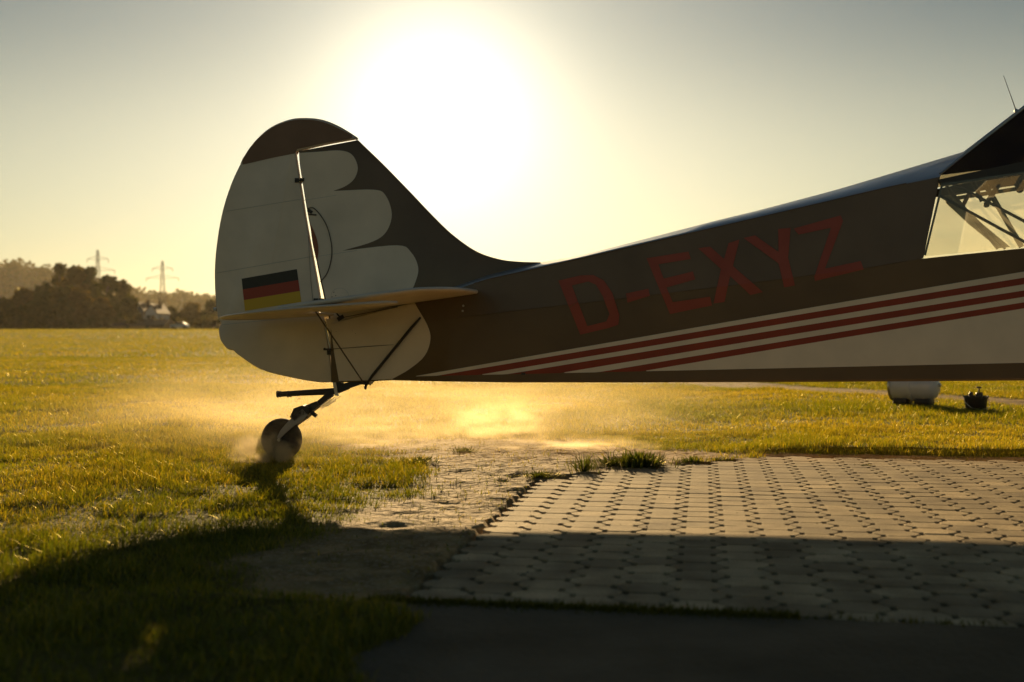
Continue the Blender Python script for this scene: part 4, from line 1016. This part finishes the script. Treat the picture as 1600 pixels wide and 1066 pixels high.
def dustmat(name, dens, scale, ctr, rad, thr=(.42, .75), aniso=.55, hz_=.15, stretch=(1, 1, 1)):
    m = bpy.data.materials.new(name); m.use_nodes = True; nt = m.node_tree; N = nt.nodes; L = nt.links; N.clear()
    o = N.new('ShaderNodeOutputMaterial'); pv = N.new('ShaderNodeVolumePrincipled'); pv.inputs['Color'].default_value = (.95, .80, .52, 1); pv.inputs['Anisotropy'].default_value = aniso
    g = N.new('ShaderNodeNewGeometry'); mp = N.new('ShaderNodeMapping'); mp.inputs['Scale'].default_value = stretch; L.new(g.outputs['Position'], mp.inputs[0])
    n = N.new('ShaderNodeTexNoise'); n.inputs['Scale'].default_value = scale; n.inputs['Detail'].default_value = 4; n.inputs['Distortion'].default_value = .5; L.new(mp.outputs[0], n.inputs['Vector'])
    r = N.new('ShaderNodeMapRange'); r.inputs[1].default_value = thr[0]; r.inputs[2].default_value = thr[1]; L.new(n.outputs['Fac'], r.inputs[0])
    # ellipsoidal falloff
    s = N.new('ShaderNodeVectorMath'); s.operation = 'SUBTRACT'; s.inputs[1].default_value = ctr; L.new(g.outputs['Position'], s.inputs[0])
    dv = N.new('ShaderNodeVectorMath'); dv.operation = 'DIVIDE'; dv.inputs[1].default_value = rad; L.new(s.outputs[0], dv.inputs[0])
    ln = N.new('ShaderNodeVectorMath'); ln.operation = 'LENGTH'; L.new(dv.outputs[0], ln.inputs[0])
    f = N.new('ShaderNodeMapRange'); f.interpolation_type = 'SMOOTHSTEP'; f.inputs[1].default_value = 1.0; f.inputs[2].default_value = .1; f.inputs[3].default_value = 0; f.inputs[4].default_value = 1; L.new(ln.outputs['Value'], f.inputs[0])
    a = N.new('ShaderNodeMath'); a.operation = 'MULTIPLY'; L.new(r.outputs[0], a.inputs[0]); L.new(f.outputs[0], a.inputs[1])
    b = N.new('ShaderNodeMath'); b.operation = 'MULTIPLY'; L.new(a.outputs[0], b.inputs[0]); b.inputs[1].default_value = dens; L.new(b.outputs[0], pv.inputs['Density'])
    L.new(pv.outputs[0], o.inputs['Volume']); m.cycles.volume_step_rate = 1.0; return m
def dust(name, c, r, lab, **k):
    m = dustmat(name, ctr=c, rad=r, **k)
    return tag(volbox(name, c[0]-r[0], c[0]+r[0], c[1]-r[1], c[1]+r[1], max(.002, c[2]-r[2]), c[2]+r[2], m), lab, 'dust', 'dust blown up behind the tail wheel', 'stuff')
dust('dust_layer', (-1.0, 9.8, .0), (3.6, 3.6, .85), 'thin golden dust drifting low over the turf behind the tail', dens=.26, scale=1.5, thr=(.38, .68), stretch=(.55, 1, 2.4))
gx_, gy_ = G(785, 688)
dust('dust_plume', (gx_-.05, gy_+.2, .06), (.60, .42, .34), 'bright billow of dust rising from the bare soil', dens=3.6, scale=6.5, thr=(.42, .72), stretch=(.8, 1, 1.8))
gx_, gy_ = G(900, 704)
dust('dust_trail', (gx_, gy_+.1, .01), (.75, .35, .12), 'low streak of dust running to the far left corner of the paving', dens=4.0, scale=7, thr=(.45, .68), stretch=(.5, 1, 2))
gx_, gy_ = G(570, 700)
dust('dust_wisps', (gx_, gy_+.3, .02), (1.0, .6, .22), 'ragged wisps of dust between the tail wheel and the bare soil', dens=1.6, scale=5, thr=(.48, .66), stretch=(.5, 1, 2.2))
dust('dust_puff', (twX-.06, D0-.17, .05), (.28, .13, .17), 'small brown puff of dust in front of the tail wheel', dens=30, scale=10, thr=(.42, .62), aniso=.2)
# moss in the joint between paving and path
V = []; Fc = []; C = []
for i in range(5200):
    v = random.uniform(-.1, 1.15)*(1 if random.random() < .8 else 4); u = U0-.035+random.gauss(0, .012+.02*random.random())
    x, y = xy(u, v); h = random.uniform(.006, .022); a = random.uniform(0, 6.28); w = .004; k = len(V)
    V += [(x-w*math.cos(a), y-w*math.sin(a), -.002), (x+w*math.cos(a), y+w*math.sin(a), -.002), (x+random.gauss(0, .01), y+random.gauss(0, .01), h)]; Fc.append((k, k+1, k+2))
    t = random.random(); C += [(.05+.05*t, .065+.03*t, .01, 1)]*3
me = bpy.data.meshes.new('moss'); me.from_pydata(V, [], Fc); me.update()
at = me.attributes.new('col', 'FLOAT_COLOR', 'POINT'); at.data.foreach_set('color', np.array(C, np.float32).ravel())
tag(link('moss', me, M['weed']), 'dark moss growing in the joint along the near edge of the pavers', 'moss', kind='stuff')
